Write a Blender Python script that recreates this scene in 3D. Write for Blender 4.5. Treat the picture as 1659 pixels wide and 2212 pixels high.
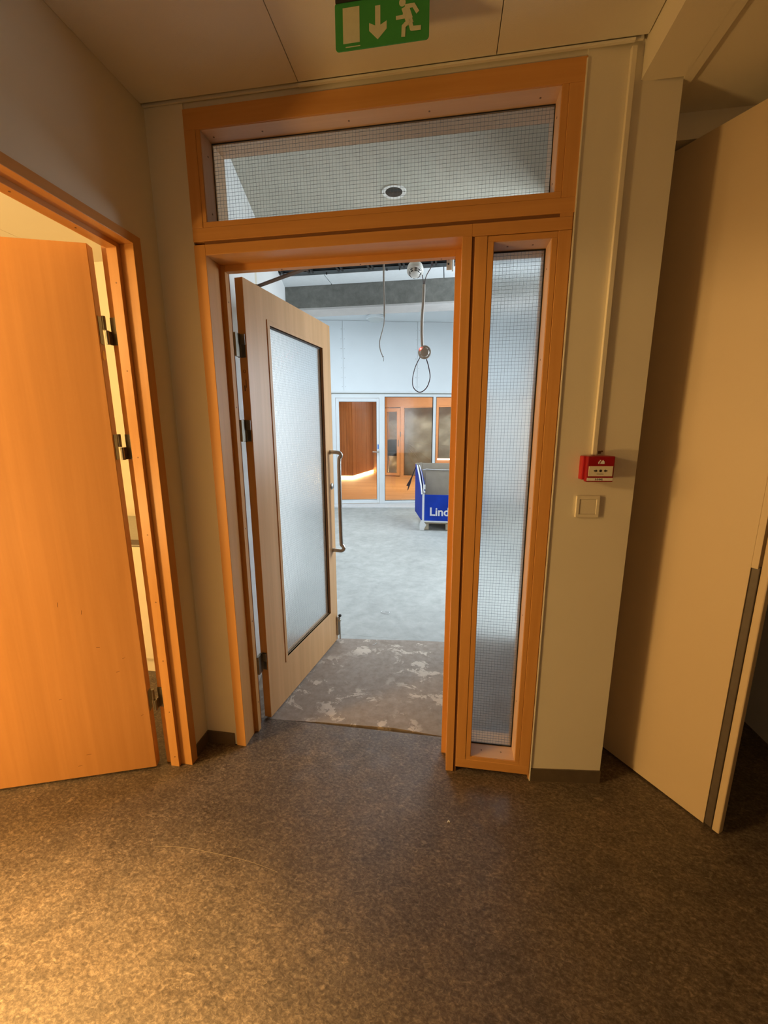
import bpy, bmesh, math, random
from mathutils import Vector, Matrix
random.seed(7)
C = bpy.context.scene.collection
for o in list(bpy.data.objects): bpy.data.objects.remove(o)
PI = math.pi

# ------------------------------------------------------------------ camera
cam = bpy.data.cameras.new('camera'); camo = bpy.data.objects.new('camera', cam); C.objects.link(camo)
cam.sensor_fit = 'HORIZONTAL'; cam.sensor_width = 36; cam.lens = 869.5 / 1659 * 36
cam.clip_start = 0.02; cam.clip_end = 60
Rv = Vector((0.98860724, 0.15048386, -0.00321445)); Uv = Vector((-0.0267627, 0.19675359, 0.98008764)); Fv = Vector((-0.14811983, 0.96883571, -0.19853938))
mw = Matrix.Identity(4)
for i in range(3):
    mw[i][0] = Rv[i]; mw[i][1] = Uv[i]; mw[i][2] = -Fv[i]
mw[0][3], mw[1][3], mw[2][3] = 0.9663, -1.5681, 1.5
camo.matrix_world = mw
bpy.context.scene.camera = camo

# ------------------------------------------------------------------ world, lights, exposure
W = bpy.data.worlds.new('world'); bpy.context.scene.world = W; W.use_nodes = True
W.node_tree.nodes['Background'].inputs[0].default_value = (0.004, 0.003, 0.002, 1)
vs = bpy.context.scene.view_settings
vs.view_transform = 'Standard'; vs.look = 'None'; vs.gamma = 1; vs.use_curve_mapping = False
vs.exposure = 0.0
def area(name, loc, size, power, col, rot=(0, 0, 0), sizey=None, spread=PI):
    l = bpy.data.lights.new(name, 'AREA'); l.energy = power; l.color = col; l.size = size; l.spread = spread
    if sizey: l.shape = 'RECTANGLE'; l.size_y = sizey
    o = bpy.data.objects.new(name, l); C.objects.link(o); o.location = loc; o.rotation_euler = rot
    return o
WARM = (1.0, 0.60, 0.20)
COOL = (0.80, 0.91, 1.0)
def globe(name, loc, radius, power, col):
    l = bpy.data.lights.new(name, 'POINT'); l.energy = power; l.color = col; l.shadow_soft_size = radius
    o = bpy.data.objects.new(name, l); C.objects.link(o); o.location = loc
def spot(name, loc, target, power, col, cone, blend, radius):
    l = bpy.data.lights.new(name, 'SPOT'); l.energy = power; l.color = col; l.spot_size = math.radians(cone); l.spot_blend = blend; l.shadow_soft_size = radius
    o = bpy.data.objects.new(name, l); C.objects.link(o); o.location = loc
    o.rotation_euler = (Vector(target) - Vector(loc)).to_track_quat('-Z', 'Y').to_euler()
def aim(o, target): o.rotation_euler = (Vector(target) - o.location).to_track_quat('-Z', 'Y').to_euler()
def globe(name, loc, radius, power, col):
    l = bpy.data.lights.new(name, 'POINT'); l.energy = power; l.color = col; l.shadow_soft_size = radius
    o = bpy.data.objects.new(name, l); C.objects.link(o); o.location = loc
aim(area('kitchen_work_lamp', (-2.0, -1.85, 0.75), 0.30, 40, WARM), (0.6, -0.4, 0.6))
globe('kitchen_globe_lamp', (-2.15, -1.75, 2.22), 0.13, 130, (1.0, 0.62, 0.23))
aim(area('kitchen_pendant_uplight', (-1.7, -0.9, 2.05), 0.5, 14, (1.0, 0.68, 0.30)), (-1.5, -0.6, 2.6))  # added upward fill, only there to brighten the kitchen ceiling
spot('kitchen_downlight', (-1.0, -1.45, 2.50), (-0.15, -1.52, 0.0), 1600, WARM, 50, 1.0, 0.10)
area('lit_doorway_at_hall_end', (0.6, -4.52, 1.35), 1.4, 6, (1.0, 0.66, 0.36), rot=(PI / 2, 0, 0), sizey=2.2)  # unseen fill added behind the camera for the hall's ambient light
aim(area('passage_side_light', (2.4, 2.0, 1.75), 0.8, 64, COOL, sizey=1.2), (0.3, 1.0, 1.6))  # unseen cool fill added to brighten the door leaf and passage
area('back_room_panel_light', (-0.7, 4.0, 3.46), 1.8, 72, COOL, sizey=1.2)
area('back_room_panel_light', (2.4, 4.4, 3.46), 1.8, 78, COOL, sizey=1.2)
area('lounge_ceiling_lamp', (0.2, 9.2, 3.0), 3.0, 170, (1.0, 0.88, 0.66), sizey=2.0)  # unseen area light added to brighten the lounge
area('lounge_ceiling_lamp', (0.6, 13.6, 2.9), 2.0, 150, (0.95, 0.97, 1.0), sizey=1.0)  # second added fill, brightens the space behind the timber partition

# ------------------------------------------------------------------ materials
def new_mat(name):
    m = bpy.data.materials.new(name); m.use_nodes = True
    nt = m.node_tree; b = nt.nodes['Principled BSDF']
    return m, nt, b
def nd(nt, t, **kw):
    n = nt.nodes.new(t)
    for k, v in kw.items(): setattr(n, k, v)
    return n
def ramp(nt, stops):
    r = nd(nt, 'ShaderNodeValToRGB'); e = r.color_ramp.elements
    while len(e) > 1: e.remove(e[-1])
    e[0].position = stops[0][0]; e[0].color = (*stops[0][1], 1)
    for p, c in stops[1:]:
        x = e.new(p); x.color = (*c, 1)
    return r
def coords(nt, scale=(1, 1, 1), rot=(0, 0, 0)):
    g = nd(nt, 'ShaderNodeNewGeometry'); mp = nd(nt, 'ShaderNodeMapping')
    mp.inputs['Scale'].default_value = scale; mp.inputs['Rotation'].default_value = rot
    nt.links.new(g.outputs['Position'], mp.inputs['Vector'])
    return mp.outputs['Vector']
def noise(nt, vec, scale, detail=4, rough=0.55, dist=0.0):
    n = nd(nt, 'ShaderNodeTexNoise'); n.inputs['Scale'].default_value = scale; n.inputs['Detail'].default_value = detail
    n.inputs['Roughness'].default_value = rough; n.inputs['Distortion'].default_value = dist
    nt.links.new(vec, n.inputs['Vector']); return n
def bump(nt, b, src, strength, dist=0.002):
    bp = nd(nt, 'ShaderNodeBump'); bp.inputs['Strength'].default_value = strength; bp.inputs['Distance'].default_value = dist
    nt.links.new(src, bp.inputs['Height']); nt.links.new(bp.outputs[0], b.inputs['Normal'])
def plain(name, col, rough=0.5, metal=0.0, var=0.0, vs_=8, bmp=0.0, bscale=200, spec=0.5, scale=(1, 1, 1)):
    m, nt, b = new_mat(name)
    b.inputs['Roughness'].default_value = rough; b.inputs['Metallic'].default_value = metal
    b.inputs['Specular IOR Level'].default_value = spec
    v = coords(nt, scale)
    n = noise(nt, v, vs_, 5)
    lo = tuple(max(0, c * (1 - var)) for c in col); hi = tuple(min(1, c * (1 + var)) for c in col)
    r = ramp(nt, [(0.3, lo), (0.7, hi)]); nt.links.new(n.outputs[0], r.inputs[0]); nt.links.new(r.outputs[0], b.inputs['Base Color'])
    if bmp:
        n2 = noise(nt, v, bscale, 3); bump(nt, b, n2.outputs[0], bmp)
    return m
def wood(name, c1, c2, axis='z', rough=0.38, bands=False):
    m, nt, b = new_mat(name)
    s = {'z': (38, 38, 1.6), 'x': (1.6, 38, 38), 'y': (38, 1.6, 38)}[axis]
    v = coords(nt, s)
    n = noise(nt, v, 1.0, 6, 0.6, 0.4)
    r = ramp(nt, [(0.30, c1), (0.52, tuple((a + b_) / 2 for a, b_ in zip(c1, c2))), (0.72, c2)])
    nt.links.new(n.outputs[0], r.inputs[0])
    if bands:
        v2 = coords(nt, {'z': (7.0, 7.0, 0.10), 'x': (0.1, 7, 7), 'y': (7, .1, 7)}[axis]); n2 = noise(nt, v2, 1.0, 1)
        r2 = ramp(nt, [(0.44, (0.93, 0.92, 0.9)), (0.50, (1.0, 1.0, 1.0)), (0.58, (0.96, 0.95, 0.93))]); nt.links.new(n2.outputs[0], r2.inputs[0])
        mx = nd(nt, 'ShaderNodeMix', data_type='RGBA', blend_type='MULTIPLY'); mx.inputs[0].default_value = 1
        nt.links.new(r.outputs[0], mx.inputs[6]); nt.links.new(r2.outputs[0], mx.inputs[7]); nt.links.new(mx.outputs[2], b.inputs['Base Color'])
    else:
        nt.links.new(r.outputs[0], b.inputs['Base Color'])
    b.inputs['Roughness'].default_value = rough; b.inputs['Specular IOR Level'].default_value = 0.4
    bump(nt, b, n.outputs[0], 0.08, 0.001)
    return m
BEECH_A = (0.58, 0.275, 0.075); BEECH_B = (0.65, 0.325, 0.100)
M = {}
M['wood_z'] = wood('beech_wood_upright', BEECH_A, BEECH_B, 'z')
M['wood_x'] = wood('beech_wood_level', BEECH_A, BEECH_B, 'x')
M['wood_y'] = wood('beech_wood_depth', BEECH_A, BEECH_B, 'y')
M['veneer'] = wood('beech_veneer', (0.58, 0.275, 0.088), (0.64, 0.315, 0.110), 'z', 0.42, True)
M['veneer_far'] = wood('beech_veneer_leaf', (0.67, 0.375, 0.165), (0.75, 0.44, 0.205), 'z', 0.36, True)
M['pale_wood'] = wood('pale_reveal_wood', (0.66, 0.42, 0.25), (0.72, 0.48, 0.30), 'z', 0.45)  # beech paled: cool bounce light on the reveals put into the colour
M['pale_wood_x'] = wood('pale_reveal_wood_level', (0.66, 0.42, 0.25), (0.72, 0.48, 0.30), 'x', 0.45)  # same bounce-lightened beech tone with level grain
M['groove'] = plain('dark_joint', (0.10, 0.035, 0.010), 0.8)
M['wall'] = plain('cream_wall_paint', (0.76, 0.70, 0.56), 0.72, var=0.02, vs_=3, bmp=0.12, bscale=260)
M['wall_white'] = plain('white_plaster', (0.80, 0.80, 0.79), 0.75, var=0.03, vs_=2, bmp=0.1, bscale=150)
M['ceiling'] = plain('ceiling_board', (0.74, 0.70, 0.60), 0.85, var=0.02, vs_=3, bmp=0.25, bscale=420)
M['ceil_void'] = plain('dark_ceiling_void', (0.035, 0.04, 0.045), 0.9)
M['tile'] = plain('mineral_ceiling_tile', (0.70, 0.73, 0.74), 0.9, var=0.03, vs_=30, bmp=0.25, bscale=500)
M['board_grey'] = plain('grey_beige_ceiling_board', (0.50, 0.47, 0.39), 0.9, var=0.05, vs_=4, bmp=0.2)  # near corridor ceiling: tile tone darkened, its dimness put into the colour
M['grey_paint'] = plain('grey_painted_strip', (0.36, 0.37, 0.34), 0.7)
M['joint_brown'] = plain('brown_joint', (0.20, 0.08, 0.022), 0.8)
M['baseboard'] = plain('brown_vinyl_baseboard', (0.115, 0.085, 0.058), 0.5, var=0.1, vs_=30)
M['steel'] = plain('brushed_steel', (0.50, 0.48, 0.44), 0.30, 1.0, var=0.06, vs_=60)
M['hinge'] = plain('dull_hinge_steel', (0.26, 0.24, 0.20), 0.38, 1.0, var=0.12, vs_=60)
M['galv'] = plain('galvanised_track', (0.22, 0.24, 0.25), 0.42, 1.0, var=0.15, vs_=25)
M['black'] = plain('black_rubber', (0.018, 0.016, 0.015), 0.6)
M['strip'] = plain('dark_brown_rubber_strip', (0.10, 0.075, 0.055), 0.5, var=0.1, vs_=40)
M['screw'] = plain('dark_screw_head', (0.22, 0.12, 0.06), 0.5, 0.4)
M['white_plastic'] = plain('white_plastic', (0.80, 0.79, 0.74), 0.35, var=0.01)
M['cream_plastic'] = plain('cream_switch_plastic', (0.76, 0.69, 0.54), 0.38, var=0.01)
M['detector'] = plain('aged_white_detector_plastic', (0.60, 0.57, 0.51), 0.4, var=0.03)
M['red'] = plain('red_call_point_plastic', (0.42, 0.012, 0.018), 0.34, var=0.05, vs_=40)
M['red_dark'] = plain('red_front_plastic', (0.30, 0.004, 0.010), 0.4, var=0.05, vs_=40)
M['print_black'] = plain('black_print', (0.02, 0.012, 0.012), 0.5)
M['sign_green'] = plain('green_sign_film', (0.035, 0.30, 0.060), 0.55, var=0.06, vs_=12)
M['sign_white'] = plain('white_sign_film', (0.62, 0.63, 0.44), 0.6, var=0.04, vs_=60)
M['yellow'] = plain('yellow_sticker', (0.95, 0.66, 0.12), 0.5)
M['white_alu'] = plain('white_aluminium', (0.78, 0.82, 0.84), 0.4, var=0.02)
M['white_leaf'] = plain('cream_painted_door', (0.60, 0.47, 0.30), 0.5, var=0.015, vs_=2)
M['board_white'] = plain('white_plasterboard', (0.80, 0.85, 0.88), 0.8, var=0.02, vs_=1.5, bmp=0.1)
M['blue_tape'] = plain('blue_tape', (0.02, 0.17, 0.60), 0.6)
M['cable_grey'] = plain('grey_cable_sheath', (0.36, 0.33, 0.29), 0.5)
M['conduit'] = plain('beige_flexible_conduit', (0.47, 0.42, 0.36), 0.5, var=0.05, vs_=80)
M['wire_brown'] = plain('dark_red_brown_wire', (0.055, 0.018, 0.022), 0.45)
M['blue_card'] = plain('blue_printed_cardboard', (0.008, 0.040, 0.36), 0.7, var=0.18, vs_=5, spec=0.2)
M['card'] = plain('grey_brown_cardboard', (0.40, 0.34, 0.26), 0.85, var=0.08, vs_=6, bmp=0.1)
M['card_white'] = plain('white_cardboard_edge', (0.72, 0.72, 0.72), 0.7, var=0.05, vs_=20)
M['pallet'] = plain('raw_pallet_wood', (0.46, 0.38, 0.27), 0.85, var=0.2, vs_=12)
M['kitchen_white'] = plain('white_cabinet_front', (0.80, 0.74, 0.60), 0.4, var=0.01)
M['worktop'] = plain('grey_stone_worktop', (0.36, 0.36, 0.33), 0.35, var=0.12, vs_=60)
M['seat'] = plain('charcoal_upholstery', (0.05, 0.05, 0.055), 0.8, var=0.2, vs_=20)

def emit(name, col, strength):
    m, nt, b = new_mat(name)
    b.inputs['Emission Color'].default_value = (*col, 1); b.inputs['Emission Strength'].default_value = strength
    b.inputs['Base Color'].default_value = (*col, 1)
    return m
M['led'] = emit('warm_led_diffuser', (1.0, 0.72, 0.34), 24.0)
M['led_white'] = emit('white_led_diffuser', (1.0, 0.97, 0.9), 6.0)
M['led_red'] = emit('red_indicator', (1.0, 0.06, 0.05), 14.0)
M['ceil_lamp'] = plain('opal_lamp_dome', (0.62, 0.66, 0.66), 0.3)

# marbled linoleum
def lino():
    m, nt, b = new_mat('marbled_brown_linoleum')
    v = coords(nt)
    n1 = noise(nt, coords(nt, (1.0, 1.5, 1.0), (0, 0, 0.6)), 72, 9, 0.78, 0.5)
    r1 = ramp(nt, [(0.30, (0.034, 0.025, 0.019)), (0.43, (0.088, 0.066, 0.050)), (0.52, (0.140, 0.107, 0.080)), (0.61, (0.225, 0.178, 0.137)), (0.73, (0.38, 0.31, 0.245))])
    nt.links.new(n1.outputs[0], r1.inputs[0])
    n2 = noise(nt, v, 4.0, 4, 0.6, 1.0)
    r2 = ramp(nt, [(0.30, (0.74, 0.74, 0.75)), (0.70, (1.1, 1.08, 1.05))]); nt.links.new(n2.outputs[0], r2.inputs[0])
    mx = nd(nt, 'ShaderNodeMix', data_type='RGBA', blend_type='MULTIPLY'); mx.inputs[0].default_value = 1
    nt.links.new(r1.outputs[0], mx.inputs[6]); nt.links.new(r2.outputs[0], mx.inputs[7])
    n5 = noise(nt, coords(nt, (1.0, 1.8, 1.0), (0, 0, 0.9)), 15, 6, 0.65, 1.0)
    r5 = ramp(nt, [(0.32, (0.74, 0.74, 0.75)), (0.50, (1.0, 1.0, 1.0)), (0.70, (1.28, 1.26, 1.22))]); nt.links.new(n5.outputs[0], r5.inputs[0])
    mx5 = nd(nt, 'ShaderNodeMix', data_type='RGBA', blend_type='MULTIPLY'); mx5.inputs[0].default_value = 1
    nt.links.new(mx.outputs[2], mx5.inputs[6]); nt.links.new(r5.outputs[0], mx5.inputs[7]); mx = mx5
    # pale streak flecks of the marbling
    v3 = coords(nt, (1.0, 1.9, 1.0), (0, 0, 0.5)); n3 = noise(nt, v3, 26, 9, 0.75, 1.2)
    r3 = ramp(nt, [(0.575, (0, 0, 0)), (0.66, (0.60, 0.60, 0.60))]); nt.links.new(n3.outputs[0], r3.inputs[0])
    mx2 = nd(nt, 'ShaderNodeMix', data_type='RGBA'); mx2.inputs[7].default_value = (0.36, 0.28, 0.20, 1)
    nt.links.new(r3.outputs[0], mx2.inputs[0]); nt.links.new(mx.outputs[2], mx2.inputs[6])
    nt.links.new(mx2.outputs[2], b.inputs['Base Color'])
    n4 = noise(nt, v, 9, 4); r4 = ramp(nt, [(0.3, (0.36,) * 3), (0.7, (0.52,) * 3)]); nt.links.new(n4.outputs[0], r4.inputs[0]); nt.links.new(r4.outputs[0], b.inputs['Roughness'])
    b.inputs['Specular IOR Level'].default_value = 0.45
    bump(nt, b, n1.outputs[0], 0.30, 0.0012)
    return m
M['lino'] = lino()
def screed():
    m, nt, b = new_mat('glue_stained_screed')
    v = coords(nt)
    n1 = noise(nt, v, 22, 8, 0.7); r1 = ramp(nt, [(0.3, (0.24, 0.19, 0.15)), (0.7, (0.36, 0.30, 0.25))]); nt.links.new(n1.outputs[0], r1.inputs[0])
    v2 = coords(nt, (1.0, 1.25, 1.0), (0, 0, 0.3)); n2 = noise(nt, v2, 6.5, 10, 0.72, 0.5)
    r2 = ramp(nt, [(0.545, (0, 0, 0)), (0.56, (1, 1, 1))]); nt.links.new(n2.outputs[0], r2.inputs[0])
    n3 = noise(nt, v, 2.1, 2); r3 = ramp(nt, [(0.40, (0, 0, 0)), (0.50, (1, 1, 1))]); nt.links.new(n3.outputs[0], r3.inputs[0])
    mm = nd(nt, 'ShaderNodeMath', operation='MULTIPLY'); nt.links.new(r2.outputs[0], mm.inputs[0]); nt.links.new(r3.outputs[0], mm.inputs[1])
    m3 = nd(nt, 'ShaderNodeMath', operation='MULTIPLY'); m3.inputs[1].default_value = 0.85; nt.links.new(mm.outputs[0], m3.inputs[0])
    mx = nd(nt, 'ShaderNodeMix', data_type='RGBA'); mx.inputs[7].default_value = (0.62, 0.53, 0.44, 1)
    nt.links.new(m3.outputs[0], mx.inputs[0]); nt.links.new(r1.outputs[0], mx.inputs[6]); nt.links.new(mx.outputs[2], b.inputs['Base Color'])
    b.inputs['Roughness'].default_value = 0.8
    bump(nt, b, n1.outputs[0], 0.3, 0.002)
    return m
M['screed'] = screed()
def concrete(name, a, c, sc=6):
    m, nt, b = new_mat(name); v = coords(nt)
    n1 = noise(nt, v, sc, 9, 0.68, 0.3); r = ramp(nt, [(0.25, a), (0.75, c)]); nt.links.new(n1.outputs[0], r.inputs[0])
    n2 = noise(nt, v, 1.1, 3); r2 = ramp(nt, [(0.3, (0.86,) * 3), (0.7, (1.06,) * 3)]); nt.links.new(n2.outputs[0], r2.inputs[0])
    mx = nd(nt, 'ShaderNodeMix', data_type='RGBA', blend_type='MULTIPLY'); mx.inputs[0].default_value = 1
    nt.links.new(r.outputs[0], mx.inputs[6]); nt.links.new(r2.outputs[0], mx.inputs[7]); nt.links.new(mx.outputs[2], b.inputs['Base Color'])
    b.inputs['Roughness'].default_value = 0.75; bump(nt, b, n1.outputs[0], 0.4, 0.004)
    return m
M['concrete'] = concrete('bare_concrete_floor', (0.33, 0.34, 0.325), (0.50, 0.51, 0.49), 9)
M['beam'] = concrete('raw_concrete_beam', (0.13, 0.13, 0.115), (0.25, 0.25, 0.225), 14)
M['beam_under'] = concrete('painted_beam_underside', (0.50, 0.49, 0.48), (0.60, 0.58, 0.56), 10)  # paler concrete tone than the beam face
def planks():
    m, nt, b = new_mat('oiled_wood_floor'); 
    g = nd(nt, 'ShaderNodeNewGeometry'); br = nd(nt, 'ShaderNodeTexBrick')
    br.inputs['Scale'].default_value = 1.0; br.inputs['Brick Width'].default_value = 1.9; br.inputs['Row Height'].default_value = 0.14
    br.inputs['Mortar Size'].default_value = 0.002; br.inputs['Color1'].default_value = (0.50, 0.235, 0.085, 1); br.inputs['Color2'].default_value = (0.60, 0.30, 0.12, 1)
    br.inputs['Mortar'].default_value = (0.25, 0.11, 0.04, 1)
    nt.links.new(g.outputs['Position'], br.inputs['Vector'])
    n = noise(nt, coords(nt, (1.5, 25, 1)), 1.0, 5); r = ramp(nt, [(0.3, (0.80,) * 3), (0.7, (1.1,) * 3)]); nt.links.new(n.outputs[0], r.inputs[0])
    mx = nd(nt, 'ShaderNodeMix', data_type='RGBA', blend_type='MULTIPLY'); mx.inputs[0].default_value = 1
    nt.links.new(br.outputs[0], mx.inputs[6]); nt.links.new(r.outputs[0], mx.inputs[7]); nt.links.new(mx.outputs[2], b.inputs['Base Color'])
    b.inputs['Roughness'].default_value = 0.4
    return m
M['planks'] = planks()
M['slat'] = wood('walnut_slat_cladding', (0.26, 0.105, 0.042), (0.40, 0.175, 0.072), 'z', 0.5)
M['timber'] = wood('orange_timber_frame', (0.52, 0.26, 0.115), (0.60, 0.315, 0.145), 'x', 0.5)
def sheet_mat():
    m, nt, b = new_mat('wrinkled_plastic_sheet')
    v = coords(nt, (0.9, 0.9, 1.2)); n = noise(nt, v, 1.6, 4, 0.6, 0.6)
    r = ramp(nt, [(0.3, (0.42, 0.42, 0.39)), (0.55, (0.53, 0.54, 0.53)), (0.75, (0.68, 0.70, 0.72))]); nt.links.new(n.outputs[0], r.inputs[0]); nt.links.new(r.outputs[0], b.inputs['Base Color'])
    b.inputs['Roughness'].default_value = 0.35
    return m
M['sheet'] = sheet_mat()
M['crease'] = plain('plastic_crease', (0.55, 0.52, 0.44), 0.4)
# glass
def frosted(name, rough, tint=(0.985, 1.0, 1.0)):
    m, nt, b = new_mat(name)
    b.inputs['Base Color'].default_value = (*tint, 1); b.inputs['Transmission Weight'].default_value = 1
    b.inputs['Roughness'].default_value = rough; b.inputs['IOR'].default_value = 1.45
    return m
M['frost'] = frosted('frosted_wired_glass', 0.19)
def clear(name, tint=(0.975, 0.985, 0.98), refl=0.06):
    m, nt, b = new_mat(name); nt.nodes.remove(b)
    t = nd(nt, 'ShaderNodeBsdfTransparent'); t.inputs[0].default_value = (*tint, 1)
    g = nd(nt, 'ShaderNodeBsdfGlossy'); g.inputs['Roughness'].default_value = 0.03
    f = nd(nt, 'ShaderNodeFresnel'); f.inputs[0].default_value = 1.45
    mx = nd(nt, 'ShaderNodeMixShader'); nt.links.new(f.outputs[0], mx.inputs[0]); nt.links.new(t.outputs[0], mx.inputs[1]); nt.links.new(g.outputs[0], mx.inputs[2])
    nt.links.new(mx.outputs[0], nt.nodes['Material Output'].inputs[0])
    return m
M['clear'] = clear('clear_glass')
M['wire'] = plain('thin_mesh_wire', (0.20, 0.22, 0.24), 0.6)

# ------------------------------------------------------------------ helpers
class B:
    def __init__(s): s.bm = bmesh.new()
    def box(s, x0, x1, y0, y1, z0, z1, bev=0.0, T=None):
        t = bmesh.new()
        vs_ = [t.verts.new((x, y, z)) for x in (x0, x1) for y in (y0, y1) for z in (z0, z1)]
        for f in ((0, 1, 3, 2), (4, 6, 7, 5), (0, 4, 5, 1), (2, 3, 7, 6), (0, 2, 6, 4), (1, 5, 7, 3)): t.faces.new([vs_[i] for i in f])
        if bev: bmesh.ops.bevel(t, geom=list(t.edges), offset=bev, segments=2, affect='EDGES', profile=0.5)
        s._add(t, T); return s
    def prism(s, pts, z0, z1, T=None, bev=0.0):
        """polygon in xy extruded in z"""
        t = bmesh.new()
        a = [t.verts.new((x, y, z0)) for x, y in pts]; b = [t.verts.new((x, y, z1)) for x, y in pts]
        t.faces.new(a[::-1]); t.faces.new(b)
        n = len(pts)
        for i in range(n): t.faces.new((a[i], a[(i + 1) % n], b[(i + 1) % n], b[i]))
        bmesh.ops.recalc_face_normals(t, faces=list(t.faces))
        if bev: bmesh.ops.bevel(t, geom=list(t.edges), offset=bev, segments=2, affect='EDGES', profile=0.5)
        s._add(t, T); return s
    def cyl(s, p0, p1, r, seg=20, r2=None, T=None):
        p0, p1 = Vector(p0), Vector(p1); d = p1 - p0; t = bmesh.new()
        bmesh.ops.create_cone(t, cap_ends=True, segments=seg, radius1=r, radius2=r if r2 is None else r2, depth=d.length)
        t.transform(Matrix.Translation((p0 + p1) / 2) @ d.to_track_quat('Z', 'Y').to_matrix().to_4x4())
        s._add(t, T); return s
    def lathe(s, prof, origin=(0, 0, 0), axis=(0, 0, 1), seg=32, T=None):
        t = bmesh.new(); rings = []
        for r, h in prof:
            if r < 1e-6: rings.append([t.verts.new((0, 0, h))])
            else: rings.append([t.verts.new((r * math.cos(2 * PI * i / seg), r * math.sin(2 * PI * i / seg), h)) for i in range(seg)])
        for a, b in zip(rings, rings[1:]):
            for i in range(seg):
                j = (i + 1) % seg
                if len(a) == 1 and len(b) == 1: continue
                if len(a) == 1: t.faces.new((a[0], b[i], b[j]))
                elif len(b) == 1: t.faces.new((a[i], a[j], b[0]))
                else: t.faces.new((a[i], a[j], b[j], b[i]))
        bmesh.ops.recalc_face_normals(t, faces=list(t.faces))
        t.transform(Matrix.Translation(origin) @ Vector(axis).to_track_quat('Z', 'Y').to_matrix().to_4x4())
        s._add(t, T); return s
    def tube(s, pts, r, seg=10, T=None):
        pts = [Vector(p) for p in pts]; t = bmesh.new(); rings = []
        up = None
        for i, p in enumerate(pts):
            d = (pts[min(i + 1, len(pts) - 1)] - pts[max(i - 1, 0)]).normalized()
            if up is None: up = Vector((0, 0, 1)) if abs(d.z) < 0.9 else Vector((1, 0, 0))
            x = d.cross(up).normalized(); y = x.cross(d).normalized(); up = y
            rr = r[i] if isinstance(r, (list, tuple)) else r
            rings.append([t.verts.new(p + rr * (math.cos(2 * PI * k / seg) * x + math.sin(2 * PI * k / seg) * y)) for k in range(seg)])
        for a, b in zip(rings, rings[1:]):
            for i in range(seg): t.faces.new((a[i], a[(i + 1) % seg], b[(i + 1) % seg], b[i]))
        t.faces.new(rings[0][::-1]); t.faces.new(rings[-1])
        bmesh.ops.recalc_face_normals(t, faces=list(t.faces))
        s._add(t, T); return s
    def _add(s, t, T):
        if T is not None: t.transform(T)
        me = bpy.data.meshes.new('t'); t.to_mesh(me); t.free(); s.bm.from_mesh(me); bpy.data.meshes.remove(me)
def smooth_pts(ctrl, n=8):
    P = [Vector(p) for p in ctrl]; P = [P[0]] + P + [P[-1]]; out = []
    for i in range(1, len(P) - 2):
        a, b, c, d = P[i - 1:i + 3]
        for k in range(n):
            t = k / n
            out.append(0.5 * ((2 * b) + (c - a) * t + (2 * a - 5 * b + 4 * c - d) * t * t + (3 * b - a - 3 * c + d) * t ** 3))
    out.append(P[-2]); return out
def obj(name, b, mat, parent=None, T=None, smooth=False, loc=None):
    me = bpy.data.meshes.new(name)
    if T is not None: b.bm.transform(T)
    if loc is not None: b.bm.transform(Matrix.Translation(-Vector(loc)))
    b.bm.to_mesh(me); b.bm.free()
    me.materials.append(M[mat] if isinstance(mat, str) else mat)
    if smooth:
        for p in me.polygons: p.use_smooth = True
        try: me.set_sharp_from_angle(angle=math.radians(40))
        except Exception: pass
    o = bpy.data.objects.new(name, me); C.objects.link(o)
    if loc is not None: o.location = loc
    if parent:
        o.parent = parent; o.matrix_parent_inverse = Matrix.Translation(-parent.location) if parent.parent is None and parent.type == 'EMPTY' else Matrix.Identity(4)
    return o
def tag(o, label=None, cat=None, group=None, kind=None):
    for k, v in (('label', label), ('category', cat), ('group', group), ('kind', kind)):
        if v: o[k] = v
    return o
def thing(name, label, cat, loc=(0, 0, 0), group=None, kind=None):
    o = bpy.data.objects.new(name, None); C.objects.link(o); o.location = loc; o.empty_display_size = 0.1
    return tag(o, label, cat, group, kind)
def struct(name, label, loc=(0, 0, 0)):
    o = bpy.data.objects.new(name, None); C.objects.link(o); o.location = loc
    return tag(o, label, None, None, 'structure')
def copy_part(src, parent, dloc):
    c = src.copy(); C.objects.link(c); c.parent = parent; c.location = src.location + Vector(dloc)
    for ch in list(src.children):
        k = ch.copy(); C.objects.link(k); k.parent = c
    return c
def text(name, body, size, mat, parent, T, extrude=0.0004, bold=0.0):
    cu = bpy.data.curves.new(name, 'FONT'); cu.body = body; cu.size = size; cu.extrude = extrude; cu.offset = bold
    cu.align_x = 'CENTER'; cu.align_y = 'CENTER'
    t = bpy.data.objects.new('t', cu); C.objects.link(t); dg = bpy.context.evaluated_depsgraph_get(); dg.update()
    me = bpy.data.meshes.new_from_object(t.evaluated_get(dg)); bpy.data.objects.remove(t)
    me.transform(T); me.name = name; me.materials.clear(); me.materials.append(M[mat])
    o = bpy.data.objects.new(name, me); C.objects.link(o); o.parent = parent
    if parent.parent is None and parent.type == 'EMPTY': o.matrix_parent_inverse = Matrix.Translation(-parent.location)
    return o
def frame(origin, u, n):
    """local x -> u, y -> n, z up"""
    u = Vector((*u, 0)).normalized(); n = Vector((*n, 0)).normalized(); m = Matrix.Identity(4)
    for i in range(3): m[i][0] = u[i]; m[i][1] = n[i]; m[i][2] = (0, 0, 1)[i]; m[i][3] = (*origin, 0)[i] if len(origin) == 2 else origin[i]
    return m
def face_T(x, y, z):   # text lying in the xz plane facing -y
    return Matrix.Translation((x, y, z)) @ Matrix.Rotation(PI / 2, 4, 'X')

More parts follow.
